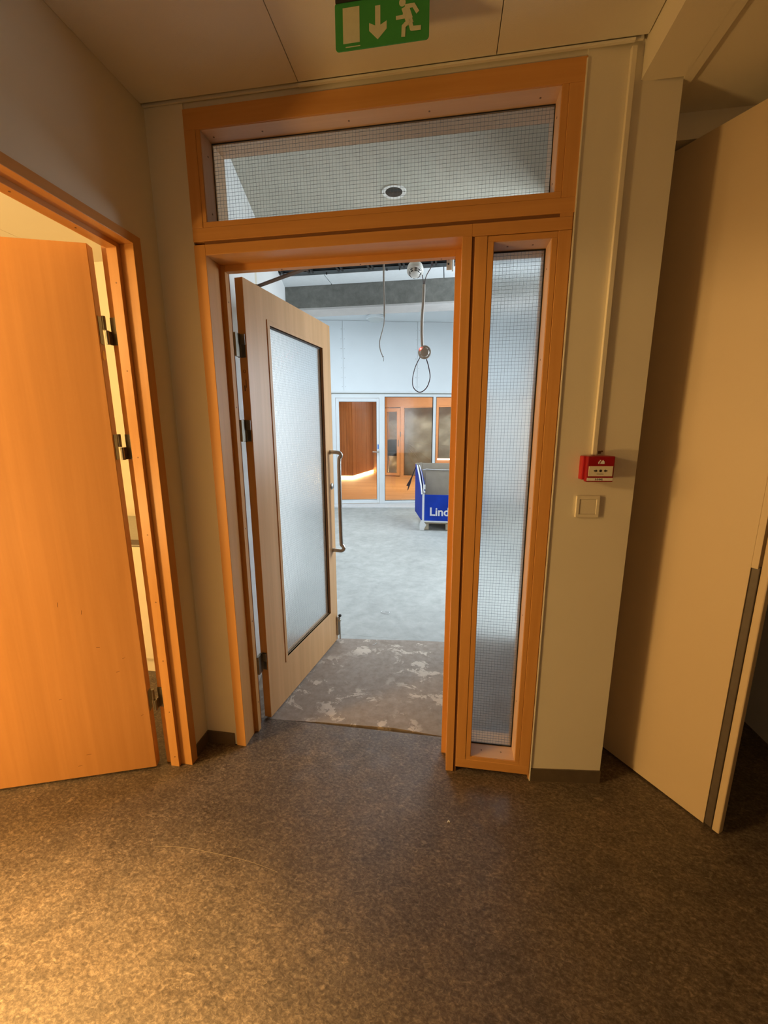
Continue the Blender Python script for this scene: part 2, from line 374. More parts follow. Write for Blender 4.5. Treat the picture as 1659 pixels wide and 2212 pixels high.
# ------------------------------------------------------------------ floors
o = obj('floor', B().box(-3.2, 4.2, -4.6, 0.0, -0.06, 0.0).box(0.0, 1.045, 0.0, 0.20, -0.06, 0.0).box(1.045, 4.2, 0.0, 1.25, -0.06, 0.0).box(-3.2, -0.29, 0.0, 1.05, -0.06, 0.0), 'lino')
tag(o, 'marbled brown linoleum floor of the dim hallway', kind='structure')
b = B(); b.prism([(-0.05, 0.20), (-0.03, 0.19), (0.37, 0.218), (0.74, 0.232), (1.045, 0.205), (1.045, 1.14), (0.78, 1.13), (0.50, 1.10), (0.227, 1.08), (-0.35, 1.05)], -0.06, -0.004)
tag(obj('floor', b, 'screed'), 'glue-stained bare screed strip just beyond the open door', kind='structure')
b = B().box(-4, 5, 1.14, 8.6, -0.07, -0.005).box(-4, -0.05, 0.17 + 0.9, 1.14, -0.07, -0.005).box(-0.35, 1.045, 1.0, 1.14, -0.07, -0.0055).box(1.37, 5, 1.0, 1.14, -0.07, -0.0055)
tag(obj('floor', b, 'concrete'), 'pale bare concrete floor of the bright room beyond', kind='structure')
b = B().box(-0.35, 0.0, 0.17, 1.1, -0.08, -0.006)
tag(obj('floor', b, 'concrete'), 'grey concrete edge of floor behind the hinge side of the glazed door', kind='structure')

# ------------------------------------------------------------------ hall walls
L = -0.1536     # left wall plane
CZ = 2.652      # hall ceiling
YL0, YL1 = -1.62, -0.101   # outer edges of the left door casing
b = B().box(L - 0.117, L, YL1 - 0.006, 0.17, 0, CZ + 0.1).box(L - 0.117, L, -4.6, YL0, 0, CZ + 0.1).box(L - 0.117, L, YL0, YL1 - 0.006, 2.176, CZ + 0.1)
tag(obj('wall_left', b, 'wall'), 'cream painted left hallway wall around the orange wood door frame', kind='structure')
b = B().box(L, 0.0, 0.006, 0.17, 0, CZ + 0.1).box(0.0, 1.368, 0.010, 0.17, 2.6285, CZ + 0.3)
tag(obj('wall_front', b, 'wall'), 'narrow cream wall strip between the corner and the big glazed frame', kind='structure')
PIL = [(1.3665, 0.002), (1.658, 0.032), (1.658, 0.20), (1.3665, 0.17)]
tag(obj('wall_pillar', B().prism(PIL, 0, CZ + 0.1), 'wall'), 'cream wall pier carrying the red fire alarm call point', kind='structure')
# lintel and dark recess right of the pier
tag(obj('wall_lintel', B().box(1.658, 4.2, 0.20, 0.26, 2.487, 2.75), 'wall'), 'dark lintel over the recess at the top right', kind='structure')
b = B().box(1.9, 4.2, 1.20, 1.3, 0.06, 2.9).box(1.60, 1.70, 0.20, 0.5, 0, 2.9).box(1.58, 1.60, 0.2, 1.3, 0, 2.9).box(1.60, 1.9, 1.2, 1.3, 0, 2.9)
tag(obj('wall_recess', b, 'wall'), 'unlit wall deep in the dark recess on the right', kind='structure')
tag(obj('baseboard_recess', B().box(1.9, 4.2, 1.185, 1.21, 0, 0.09), 'baseboard'), 'dark baseboard in the recess on the right', kind='structure')
tag(obj('wall_right', B().box(4.1, 4.2, -4.6, 1.3, 0, 2.9), 'wall'), 'far right hallway wall in the dark', kind='structure')
tag(obj('wall_back', B().box(-0.3, 4.2, -4.7, -4.6, 0, 2.9), 'wall'), 'hallway wall behind the viewer', kind='structure')
# baseboards
tag(obj('baseboard_left', B().box(L, L + 0.006, YL1, -0.0, 0, 0.062).box(L, -0.012, -0.001, 0.007, 0, 0.062), 'baseboard'), 'brown vinyl baseboard folded into the left corner', kind='structure')
tag(obj('baseboard_right', B().prism([(1.368, -0.003), (1.6605, 0.027), (1.6605, 0.034), (1.368, 0.004)], 0, 0.062), 'baseboard'), 'brown vinyl baseboard at the foot of the wall pier', kind='structure')

# hall ceiling: boards with open joints
ce = struct('ceiling', 'beige hallway ceiling of large boards with thin joints')
xs = [-0.154, 0.44, 1.09, 1.53]
for i in range(3):
    for j, (ya, yb) in enumerate(((-0.012, -2.4), (-2.4, -4.6))):
        obj('ceiling_panel', B().box(xs[i] + 0.0012, xs[i + 1] - 0.0012, yb + 0.001, ya, CZ, CZ + 0.02, 0.001), 'ceiling', ce)
obj('backing_board', B().box(-0.16, 1.54, -4.6, 0.01, CZ + 0.022, CZ + 0.05), 'groove', ce)
obj('edge_trim', B().box(0.44, 1.495, -0.012, -0.001, CZ - 0.009, CZ - 0.002, 0.001).box(-0.153, 1.52, -0.003, 0.004, CZ - 0.003, CZ + 0.01), 'ceiling', ce)
obj('backing_board', B().box(1.53, 4.2, -4.6, 0.2, 2.72, 2.75), 'ceiling', ce)
tag(obj('trim_soffit', B().box(1.532, 1.659, -4.6, 0.022, 2.557, 2.72).box(1.6585, 1.688, -4.6, 0.20, 2.557, 2.72), 'wall'), 'boxed soffit running along the ceiling above the wall pier', kind='structure')
tag(obj('trim_soffit', B().box(1.688, 4.2, -4.6, 0.20, 2.568, 2.72), 'wall'), 'lower plain ceiling on the right beyond the boxed soffit', kind='structure')

# ------------------------------------------------------------------ big timber frame
def screw(parent, x, y, z, ax, r=0.0032):
    b = B().cyl(Vector((x, y, z)) - Vector(ax) * 0.002, Vector((x, y, z)) + Vector(ax) * 0.0008, r, 10)
    return obj('screw', b, 'screw', parent)
D = 0.170
fr = struct('trim_door_frame', 'orange beech door frame around the open glazed door and its side post')
obj('jamb', B().box(0.0, 0.046, 0, D, 0, 2.19, 0.0015), 'wood_z', fr)
obj('jamb', B().box(1.003, 1.036, 0, D, 0, 2.1535, 0.0015), 'wood_z', fr)
obj('head', B().box(0.046, 1.036, 0, D, 2.1535, 2.19, 0.0015).box(1.036, 1.359, 0.0, D, 2.151, 2.19, 0.0015), 'wood_x', fr)
obj('door_stop', B().box(0.045, 0.064, 0.100, 0.128, 0, 2.154, 0.001), 'wood_z', fr)
obj('door_stop', B().box(0.982, 1.004, 0.100, 0.128, 0, 2.154, 0.001), 'wood_z', fr)
obj('door_stop', B().box(0.064, 0.982, 0.100, 0.128, 2.130, 2.155, 0.001), 'wood_x', fr)
obj('joint', B().box(1.034, 1.047, 0.0045, D - 0.01, 0, 2.15).box(0.044, 1.318, 0.003, D - 0.01, 2.189, 2.2005), 'joint_brown', fr)
for z in (0.16, 0.6, 1.06, 1.6, 2.02): screw(fr, 0.0642, 0.115, z, (1, 0, 0))
for x in (0.30, 0.62, 0.93): screw(fr, x, 0.115, 2.1298, (0, 0, -1))

def wire_grid(b, x0, x1, z0, z1, y, p=0.0125, w=0.00030, T=None):
    n = int((x1 - x0) / p)
    for i in range(1, n + 1):
        x = x0 + p * i - p / 2
        jx = random.uniform(-.0006, .0006)
        b.bm_quick(x - w + jx, x + w + jx, y - w, y + w, z0, z1)
    n = int((z1 - z0) / p)
    for i in range(1, n + 1):
        z = z0 + p * i - p / 2
        b.bm_quick(x0, x1, y - w, y + w, z - w, z + w)
def bm_quick(s, x0, x1, y0, y1, z0, z1):
    v = [s.bm.verts.new((x, y, z)) for x in (x0, x1) for y in (y0, y1) for z in (z0, z1)]
    for f in ((0, 1, 3, 2), (4, 6, 7, 5), (0, 4, 5, 1), (2, 3, 7, 6)): s.bm.faces.new([v[i] for i in f])
    if x1 - x0 > z1 - z0:
        pass
B.bm_quick = bm_quick

# sidelight (window_1)
wf = struct('window_1', 'tall narrow sidelight of frosted wired glass right of the open door')
SX0, SX1, SZ0, SZ1 = 1.109, 1.2985, 0.085, 2.131
OX0, OX1, OZ0, OZ1 = 1.046, 1.3595, 0.027, 2.151
obj('frame_rail', B().box(OX0, OX1, 0, D, OZ0, SZ0 - 0.016, 0.0015).box(SX0 - 0.02, SX1 + 0.018, 0.0015, D, SZ0 - 0.017, SZ0, 0.001), 'wood_x', wf)
obj('frame_rail', B().box(SX0 - 0.02, SX1 + 0.018, 0.0015, D, SZ1, OZ1 - 0.002, 0.001), 'wood_x', wf)
obj('frame_stile', B().box(OX0, SX0 - 0.021, 0, D, SZ0 - 0.017, OZ1 - 0.001, 0.0015).box(SX0 - 0.020, SX0, 0.0015, D, SZ0, SZ1, 0.001), 'wood_z', wf)
obj('frame_stile', B().box(SX1 + 0.019, OX1, 0, D, SZ0 - 0.017, OZ1 - 0.001, 0.0015).box(SX1, SX1 + 0.018, 0.0015, D, SZ0, SZ1, 0.001), 'wood_z', wf)
obj('glazing_bead', B().box(SX0 - .001, SX1 + .001, 0.006, 0.082, SZ0, SZ0 + 0.0015).box(SX0 - .001, SX1 + .001, 0.006, 0.082, SZ1 - 0.0015, SZ1), 'pale_wood_x', wf)
obj('glazing_bead', B().box(SX1 - 0.0015, SX1, 0.006, 0.082, SZ0, SZ1).box(SX0, SX0 + 0.0015, 0.006, 0.082, SZ0, SZ1), 'pale_wood', wf)
obj('gasket', B().box(SX0 + .001, SX1 - .001, 0.083, 0.0865, SZ0, SZ0 + 0.006).box(SX0 + .001, SX1 - .001, 0.083, 0.0865, SZ1 - 0.006, SZ1).box(SX1 - 0.006, SX1 - .001, 0.083, 0.0865, SZ0, SZ1), 'black', wf)
obj('glass_pane', B().box(SX0 - 0.004, SX1 + 0.004, 0.089, 0.095, SZ0 - 0.004, SZ1 + 0.004), 'frost', wf)
wg = B(); wire_grid(wg, SX0, SX1, SZ0, SZ1, 0.0882); tag(obj('wire_mesh', wg, 'wire', wf), kind='stuff')
for x, z in ((1.16, SZ0 + .0015), (1.245, SZ0 + .0015)): screw(wf, x, 0.045, z, (0, 0, 1))
for x, z in ((1.16, SZ1 - .0015), (1.245, SZ1 - .0015)): screw(wf, x, 0.045, z, (0, 0, -1))
for z in (0.35, 0.75, 1.2, 1.75, 2.05): screw(wf, SX1 - .0015, 0.045, z, (-1, 0, 0))

# transom (window_2)
wt = struct('window_2', 'wide transom of clear wired glass above the open door')
TX0, TX1, TZ0, TZ1 = 0.060, 1.297, 2.265, 2.562
obj('frame_rail', B().box(0.0, 1.3665, 0, D, 2.201, 2.246, 0.0015).box(0.045, 1.317, 0.0015, D, 2.2465, TZ0, 0.001), 'wood_x', wt)
obj('frame_rail', B().box(0.0, 1.3665, 0, D, TZ1, 2.6275, 0.0015), 'wood_x', wt)
obj('frame_stile', B().box(0.0, 0.044, 0, D, 2.246, TZ1, 0.0015).box(0.0445, TX0, 0.0015, D, TZ0, TZ1, 0.001), 'wood_z', wt)
obj('frame_stile', B().box(1.318, 1.3665, 0, D, 2.246, TZ1, 0.0015).box(TX1, 1.3175, 0.0015, D, TZ0, TZ1, 0.001).box(1.3595, 1.3665, 0.006, D, 0.0, 2.2005).box(1.3183, 1.3593, 0.0005, D, 2.1900, 2.2010), 'wood_z', wt)
obj('glazing_bead', B().box(TX0, TX1, 0.006, 0.077, TZ1 - 0.0015, TZ1).box(TX0, TX1, 0.09, D - .004, TZ1 - 0.0015, TZ1), 'pale_wood_x', wt)
obj('glazing_bead', B().box(TX0, TX0 + 0.0015, 0.006, 0.077, TZ0, TZ1).box(TX1 - 0.0015, TX1, 0.006, 0.077, TZ0, TZ1).box(TX0, TX0 + 0.0015, 0.09, D - .004, TZ0, TZ1).box(TX1 - 0.0015, TX1, 0.09, D - .004, TZ0, TZ1), 'pale_wood', wt)
obj('gasket', B().box(TX0, TX1, 0.077, 0.0785, TZ1 - 0.0055, TZ1).box(TX0, TX0 + 0.0045, 0.077, 0.0785, TZ0, TZ1).box(TX1 - 0.0045, TX1, 0.077, 0.0785, TZ0, TZ1), 'black', wt)
obj('glass_pane', B().box(TX0 - .004, TX1 + .004, 0.081, 0.087, TZ0 - .004, TZ1 + .004), 'clear', wt)
wg = B(); wire_grid(wg, TX0, TX1, TZ0, TZ1, 0.0803); tag(obj('wire_mesh', wg, 'wire', wt), kind='stuff')
for x in (0.09, 0.28, 0.60, 0.88, 1.24): screw(wt, x, 0.045, TZ1 - .0015, (0, 0, -1))
for z in (2.31, 2.50): screw(wt, TX0 + .0015, 0.045, z, (1, 0, 0)); screw(wt, TX1 - .0015, 0.045, z, (-1, 0, 0))

# plaster edge bead right of the frame
tag(obj('trim_plaster_bead', B().box(1.3625, 1.3665, -0.003, 0.004, 0.0, 2.62), 'wall'), 'thin pale plaster edge bead right of the big frame', kind='structure')

# ------------------------------------------------------------------ open glazed door leaf (door_1)
dl = struct('door_1', 'open beech door with frosted wired glass pane and steel pull handle')
u = Vector((0.22 - 0.087, 1.06 - 0.205)).normalized(); n = Vector((u.y, -u.x))   # n points to the visible face
T = frame((0.089, 0.198), (u.x, u.y), (-n.x, -n.y))        # local x along leaf, y = 0 visible face, y>0 into thickness
LW, LT, LZ0, LZ1 = 0.868, 0.040, 0.010, 2.143
gx0, gx1, gz0, gz1 = 0.186, 0.756, 0.258, 1.992
def lf(name, b, mat, **k): return obj(name, b, mat, dl, T=T, **k)
lf('stile', B().box(0, gx0, 0, LT, LZ0, LZ1, 0.001), 'veneer_far')
lf('stile', B().box(gx1, LW, 0, LT, LZ0, LZ1, 0.001), 'veneer_far')
lf('rail', B().box(gx0 - .001, gx1 + .001, 0.0003, LT - .0003, LZ0, gz0), 'veneer_far')
lf('rail', B().box(gx0 - .001, gx1 + .001, 0.0003, LT - .0003, gz1, LZ1), 'veneer_far')
lf('glazing_bead', B().box(gx0 - 0.022, gx0, -0.004, 0.012, gz0 - .022, gz1 + .022, 0.0012).box(gx1, gx1 + .006, -0.002, 0.012, gz0 - .02, gz1 + .02, .001)
   .box(gx0 - .0005, gx1 + .006, -0.0033, 0.012, gz1, gz1 + .0215, .0012).box(gx0 - .0005, gx1 + .006, -0.0028, 0.012, gz0 - .0215, gz0, .0012), 'veneer_far')
lf('gasket', B().box(gx0, gx1, 0.0145, 0.0165, gz1 - .008, gz1).box(gx0, gx1, 0.0145, 0.0165, gz0, gz0 + .002).box(gx1 - .008, gx1, .0145, .0165, gz0, gz1), 'black')
lf('glass_pane', B().box(gx0, gx1, 0.018, 0.024, gz0, gz1), 'frost')
wg = B(); wire_grid(wg, gx0, gx1, gz0, gz1, 0.0172, w=0.0002); tag(lf('wire_mesh', wg, 'wire'), kind='stuff')
lf('edge_band', B().box(-0.0008, 0.0, 0.0005, LT - .0005, LZ0, LZ1), 'wood_z')
lf('edge_stamp', B().lathe([(0.0050, 0), (0.0068, 0), (0.0068, 0.0006), (0.0050, 0.0006), (0.0050, 0)], (-0.0010, 0.020, 1.760), (-1, 0, 0), 20).box(-0.0014, -0.0008, .014, .017, 1.69, 1.725).box(-0.0014, -0.0008, .021, .026, 1.675, 1.70), 'groove')
for z in (1.866, 1.50, 0.336):                              # three hinges
    h = lf('hinge', B().box(-0.0022, 0.0, 0.006, 0.032, z - 0.048, z + 0.048, 0.0008), 'hinge')
    kb = B().cyl((0.058, 0.186, z - 0.050), (0.058, 0.186, z + 0.0), 0.0068, 16).cyl((0.058, 0.186, z + 0.002), (0.058, 0.186, z + 0.050), 0.0062, 16).box(0.051, 0.064, 0.150, 0.186, z - 0.048, z + 0.048)
    kb.box(0.060, 0.085, 0.189, 0.193, z + 0.004, z + 0.048)
    k = obj('knuckle', kb, 'hinge', h, smooth=True)
# pull handle, crank shape
hx = 0.828
hp = [(hx, 0.0, 1.362), (hx, -0.035, 1.362), (hx + .004, -0.058, 1.358), (hx + .010, -0.070, 1.346), (hx + .010, -0.066, 1.328), (hx + 0.008, -0.058, 1.300), (hx + 0.008, -0.056, 1.03), (hx + 0.008, -0.058, 0.760), (hx + .010, -0.066, 0.730), (hx + .010, -0.076, 0.708), (hx + .004, -0.064, 0.694), (hx, -0.035, 0.694), (hx, 0.0, 0.694)]
hd = lf('pull_handle', B().tube(smooth_pts(hp, 6), 0.0130, 14), 'steel', smooth=True)
for z in (1.362, 0.694):
    obj('rosette', B().cyl((hx, -0.004, z), (hx, 0.0, z), 0.0155, 24), 'steel', hd, T=T, smooth=True)
lf('lock_cylinder', B().lathe([(0.0, -.008), (0.016, -0.008), (0.021, -0.004), (0.022, 0.0)], (0.834, 0, 1.135), (0, 1, 0), 28).box(0.831, 0.837, -0.0095, -.007, 1.119, 1.135), 'steel', smooth=True)
# drop bolt on the leading edge corner
db = lf('door_holder', B().box(0.848, 0.874, -0.014, 0.0, 0.045, 0.185, 0.002).box(0.852, 0.870, -0.028, -0.014, 0.150, 0.165, .001).cyl((0.861, -0.020, 0.012), (0.861, -0.020, 0.185), 0.005, 12), 'steel')
obj('foot_knob', B().lathe([(0, 0), (.009, .002), (.012, .010), (.009, .018), (0, .020)], (0.861, -0.022, 0.185), (0, 0, 1), 16), 'black', db, T=T, smooth=True)
# closer arm from the back of the head down to the leaf top
ca = (Vector((0.385, 0.178)) - Vector((0.078, 0.352))); TA = frame((0.078, 0.352, 0), (ca.x, ca.y), (-ca.y, ca.x))
obj('closer_arm', B().box(-0.01, ca.length, -0.011, 0.011, 2.150, 2.156, .001).cyl((0, 0, 2.143), (0, 0, 2.160), 0.013, 16).cyl((ca.length - .01, 0, 2.148), (ca.length - .01, 0, 2.166), 0.012, 16), 'strip', dl, T=TA)

# ------------------------------------------------------------------ left door (door_2) and its frame
lfm = struct('trim_left_door_frame', 'orange wood casing and rebated jamb of the left doorway')
XA, XB = -0.144, -0.272
obj('jamb', B().box(XB, XA, -0.141, YL1 - .006, 0, 2.150, 0.001), 'wood_z', lfm)
obj('casing', B().box(L, XA + .0004, -0.1408, YL1, 0, 2.181, 0.001), 'wood_z', lfm)
obj('casing', B().box(L, XA, YL0, YL0 + 0.04, 0, 2.181, 0.001).box(XB, L - .001, YL0 + .006, YL0 + 0.04, 0, 2.175), 'wood_z', lfm)
obj('head', B().box(XB, XA, YL0 + 0.04, YL1 - .006, 2.150, 2.175, .001).box(L, XA + .0003, YL0 + 0.04, -0.1412, 2.1504, 2.181, 0.001), 'wood_y', lfm)
obj('door_stop', B().box(-0.238, -0.197, -0.158, -0.1405, 0, 2.150, 0.001), 'wood_z', lfm)
obj('door_stop', B().box(-0.238, -0.195, YL0 + 0.041, YL0 + 0.054, 0, 2.150, 0.001), 'wood_z', lfm)
obj('door_stop', B().box(-0.238, -0.195, YL0 + 0.05, -0.158, 2.134, 2.1505, 0.001), 'wood_y', lfm)
for z in (0.05, 0.28, 0.53, 0.80, 1.09, 1.40, 1.72, 2.02): screw(lfm, -0.214, -0.1582, z, (0, -1, 0), 0.0026)
for y in (-0.30, -0.50, -0.75): screw(lfm, -0.215, y, 2.1338, (0, 0, -1), 0.003)
d2 = struct('door_2', 'flat orange beech veneer door opened into the lit room at left')
u2 = Vector((-0.942, -0.336)).normalized(); n2 = Vector((-u2.y, u2.x)) * -1
T2 = frame((-0.291, -0.183), (u2.x, u2.y), (u2.y, -u2.x))     # local y>0 away from the viewer
obj('leaf', B().box(0.0, 0.90, 0.0, 0.040, 0.012, 2.143, 0.0012), 'veneer', d2, T=T2)
obj('edge_band', B().box(-0.001, 0.0, 0.001, 0.039, 0.013, 2.142), 'wood_z', d2, T=T2)
for z in (1.862, 1.440, 0.340):
    h = obj('hinge', B().box(-0.0028, -0.001, 0.006, 0.034, z - 0.048, z + 0.048, 0.0006), 'hinge', d2, T=T2)
    kb = B().cyl((-0.272, -0.163, z - 0.049), (-0.272, -0.163, z - 0.001), 0.0066, 16).cyl((-0.280, -0.163, z + 0.001), (-0.280, -0.163, z + 0.049), 0.0066, 16)
    kb.box(-0.272, -0.242, -0.1432, -0.1405, z - 0.048, z + 0.048).box(-0.276, -0.270, -0.163, -0.1405, z - .048, z - .001)
    for q in (-0.034, 0, 0.034): kb.cyl((-0.252, -0.1445, z + q), (-0.252, -0.143, z + q), 0.003, 8)
    obj('knuckle', kb, 'hinge', h, smooth=True)
b = B().cyl((0, 0, 0), (0, 0, 0.0008), 0.010, 24); 
obj('round_sticker', b, 'yellow', d2, T=T2 @ Matrix.Translation((-0.0012, 0.018, 1.775)) @ Matrix.Rotation(-PI / 2, 4, 'Y') @ Matrix.Scale(1.8, 4, (1, 0, 0)))
b = B()
for (x, z, l, a) in ((0.33, 0.40, 0.012, 0.2), (0.16, 0.62, .014, -.05), (0.07, 0.56, .012, .3), (0.10, 0.50, .014, .25), (0.26, 0.12, .02, .05), (0.30, 0.07, .016, .1), (0.03, .28, .012, .5), (0.2, 0.78, .018, 1.4), (0.28, .82, .02, 1.5)):
    b.box(-l / 2, l / 2, -0.0003, 0.0, -0.0006, 0.0006, T=Matrix.Translation((x, 0, z)) @ Matrix.Rotation(a, 4, 'Y'))
obj('scratch', b, 'groove', d2, T=T2)

# lit room at left
tag(obj('wall_kitchen', B().box(-3.2, -0.29, 1.03, 1.13, 0, 2.7).box(-3.3, -3.2, -4.6, 1.13, 0, 2.7).box(-3.3, -0.29, -4.7, -4.6, 0, 2.7), 'wall'), 'brightly lit cream walls of the left room', kind='structure')
tag(obj('wall_kitchen', B().box(-0.29, -0.275, 0.17, 1.13, 0, 2.7), 'wall'), 'cream side wall of the left room past the worktop', kind='structure')
kc = struct('ceiling_kitchen', 'bright ceiling boards of the left room')
obj('ceiling_panel', B().box(-1.487, -0.285, -4.6, 1.03, 2.59, 2.61), 'ceiling', kc)
obj('ceiling_panel', B().box(-3.2, -1.490, -4.6, 1.03, 2.59, 2.61), 'ceiling', kc)
obj('backing_board', B().box(-3.2, -0.285, -4.6, 1.03, 2.615, 2.63), 'groove', kc)
kt = thing('kitchen_cabinet', 'white base cabinet seen through the hinge gap of the left door', 'cabinet', (-1.0, 0.45, 0))
obj('body', B().box(-2.2, -0.40, 0.455, 1.02, 0.12, 0.846), 'kitchen_white', kt)
for i in range(3): obj('cabinet_door', B().box(-2.2 + i * .6 + .002, -1.6 + i * .6 - .002, 0.436, 0.454, 0.13, 0.842, .001), 'kitchen_white', kt)
obj('plinth', B().box(-2.2, -0.40, 0.50, 0.98, 0.0, 0.12), 'kitchen_white', kt)
kw = thing('worktop', 'grey worktop with dark front edge on the white cabinet', 'worktop', (-1.0, 0.45, 0.848))
obj('slab', B().box(-2.2, -0.40, 0.436, 1.028, 0.848, 0.886), 'worktop', kw)
obj('front_edge', B().box(-2.2, -0.40, 0.430, 0.436, 0.858, 0.886), 'strip', kw)

# ------------------------------------------------------------------ right leaf in the recess
rd = struct('door_3', 'tall cream door leaf standing ajar at the right')
u3 = Vector((0.236, -0.346)).normalized()
T3 = frame((1.752, 0.235), (u3.x, u3.y), (-u3.y, u3.x))   # y>0 away from viewer
obj('leaf', B().box(-0.125, 0.419, 0, 0.04, 0.008, 2.476, 0.001).box(0.419, 0.438, 0.0, 0.04, 1.045, 2.476, .001), 'white_leaf', rd, T=T3)
obj('rubber_strip', B().box(0.419, 0.443, 0.004, 0.036, 0.008, 1.05, 0.003), 'strip', rd, T=T3)
obj('edge_profile', B().box(0.446, 0.470, 0.0, 0.03, 0.008, 2.476, 0.004), 'white_leaf', rd, T=T3)

# ------------------------------------------------------------------ wall fittings on the pier
pn = (0.0295 / 0.2915)
ang = math.atan2(0.030, 0.2915)
TP = Matrix.Translation((1.3665, 0.002, 0)) @ Matrix.Rotation(ang, 4, 'Z')   # local x along the pier, y=0 face
cx = 1.5065 - 1.3665
cp = thing('fire_alarm_call_point', 'red manual fire alarm call point with black arrows on the wall pier', 'fire alarm', (1.507, -0.01, 1.314))
cz0, cz1 = 1.316, 1.408
obj('housing', B().box(cx - 0.0545, cx + 0.050, -0.030, 0.0, cz0 + .006, cz1, 0.004), 'red', cp, T=TP)
obj('front_cover', B().box(cx - 0.046, cx + 0.050, -0.050, -0.028, cz0, cz1, 0.004), 'red_dark', cp, T=TP)
pl = obj('press_panel', B().box(cx - 0.040, cx + 0.044, -0.0515, -0.049, 1.337, 1.373, 0.0008), 'cream_plastic', cp, T=TP)
zc = 1.3565
ar = B().cyl((cx + 0.0015, -0.0520, zc), (cx + 0.0015, -0.0514, zc), 0.0046, 24)
for sgn in (-1, 1):
    x0 = cx + 0.0015 + sgn * 0.011; x1 = cx + 0.0015 + sgn * 0.0235
    P_ = [(x0, zc), (x0 + sgn * .006, zc + .0055), (x0 + sgn * .006, zc + .002), (x1, zc + .002), (x1, zc - .002), (x0 + sgn * .006, zc - .002), (x0 + sgn * .006, zc - .0055)]
    ar.prism(P_, 0, 0.0006, T=Matrix.Translation((0, -0.0514, 0)) @ Matrix.Rotation(PI / 2, 4, 'X'))
ar.box(cx - 0.011, cx + 0.013, -0.0518, -0.0514, 1.3445, 1.3458)
obj('arrow_symbols', ar, 'print_black', cp, T=TP)
# house on fire emblem at the top
em = B()
RX = Matrix.Rotation(PI / 2, 4, 'X')
def flat(bb, pts, y, T0): bb.prism(pts, 0, 0.0005, T=T0 @ Matrix.Translation((0, y, 0)) @ RX)
flat(em, [(cx - .002, 1.381), (cx + .013, 1.381), (cx + .0125, 1.389), (cx + .007, 1.395), (cx + .002, 1.390), (cx - .001, 1.386)], -0.0504, Matrix.Identity(4))
flat(em, [(cx - .009, 1.381), (cx - .005, 1.381), (cx - .004, 1.388), (cx + .001, 1.394), (cx - .004, 1.396), (cx - .005, 1.391), (cx - .009, 1.388)], -0.0504, Matrix.Identity(4))
obj('house_emblem', em, 'card_white', cp, T=TP)
obj('number_strip', B().box(cx - 0.043, cx + 0.047, -0.0512, -0.0495, 1.3205, 1.331, .0004), 'white_plastic', cp, T=TP)
text('number_text', '5-5-042', 0.0088, 'print_black', cp, TP @ face_T(cx - 0.002, -0.0513, 1.3257), 0.0002, 0.0002)
fp = thing('blank_socket_plate', 'square cream blank cover plate under the red call point', 'wall plate', (1.495, 0.0, 1.177))
sx = 1.495 - 1.3665
pb = B()
for bx in ((sx - .043, sx + .043, 1.246, 1.259), (sx - .043, sx + .043, 1.177, 1.190), (sx - .043, sx - .030, 1.188, 1.248), (sx + .030, sx + .043, 1.188, 1.248)): pb.box(bx[0], bx[1], -0.010, 0.0, bx[2], bx[3], 0.002)
obj('surround', pb, 'cream_plastic', fp, T=TP)
obj('insert', B().box(sx - .0295, sx + .0295, -0.0075, 0.0, 1.1905, 1.2455, .001), 'cream_plastic', fp, T=TP)
cd = B().box(1.4915 - 1.3665, 1.5075 - 1.3665, -0.013, 0.0, 1.41, 2.640, 0.0015)
tag(obj('cable_channel', cd, 'cream_plastic', T=TP), 'slim cream cable channel running down the pier to the call point', 'cable channel')
tag(obj('wall_screw', B().cyl((0.163, -0.004, 1.423), (0.163, 0.0, 1.423), 0.003, 10).box(0.150, .160, -.001, 0, 1.414, 1.424), 'screw', T=TP), 'small screw left in the pier just above the call point', 'screw')

# ------------------------------------------------------------------ exit sign
es = thing('exit_sign', 'green emergency exit sign with arrow and running figure under the ceiling', 'exit sign', (0.76, -0.26, 2.51))
ex0, ex1, ez0, ez1, ey = 0.636, 0.892, 2.5245, 2.6345, -0.258
def rrect(x0, x1, z0, z1, r, n=6):
    pts = []
    for cx_, cz_, a0 in ((x1 - r, z1 - r, 0), (x0 + r, z1 - r, 90), (x0 + r, z0 + r, 180), (x1 - r, z0 + r, 270)):
        for k in range(n + 1):
            a = math.radians(a0 + 90 * k / n); pts.append((cx_ + r * math.cos(a), cz_ + r * math.sin(a)))
    return pts
pb = B(); pb.prism(rrect(ex0, ex1, ez0, ez1, 0.009), 0, 0.003, T=Matrix.Translation((0, ey, 0)) @ RX)
obj('sign_plate', pb, 'sign_green', es)
obj('hanger_rail', B().box(ex0 + .002, ex1 - .002, ey - .006, ey + .008, ez1 - .003, 2.652, .001), 'black', es)
EW = ex1 - ex0; EH = ez1 - ez0
def E_(px, py):   # pictogram sheet coordinates (0..1, 0..1 from the top left)
    return (ex0 + px * EW, ez1 - py * EH)
pic = B()
flat(pic, [E_(*p) for p in ((0.085, 0.135), (0.085, 0.86), (0.265, 0.86), (0.265, 0.135))], ey - 0.003, Matrix.Identity(4))
obj('door_symbol', pic, 'sign_white', es)
pic = B()
flat(pic, [E_(*p) for p in ((0.433, 0.185), (0.488, 0.185), (0.488, 0.58), (0.555, 0.51), (0.555, 0.67), (0.46, 0.865), (0.368, 0.67), (0.368, 0.51), (0.433, 0.58))], ey - 0.003, Matrix.Identity(4))
obj('down_arrow', pic, 'sign_white', es)
man = B()
k_ = [0.0]
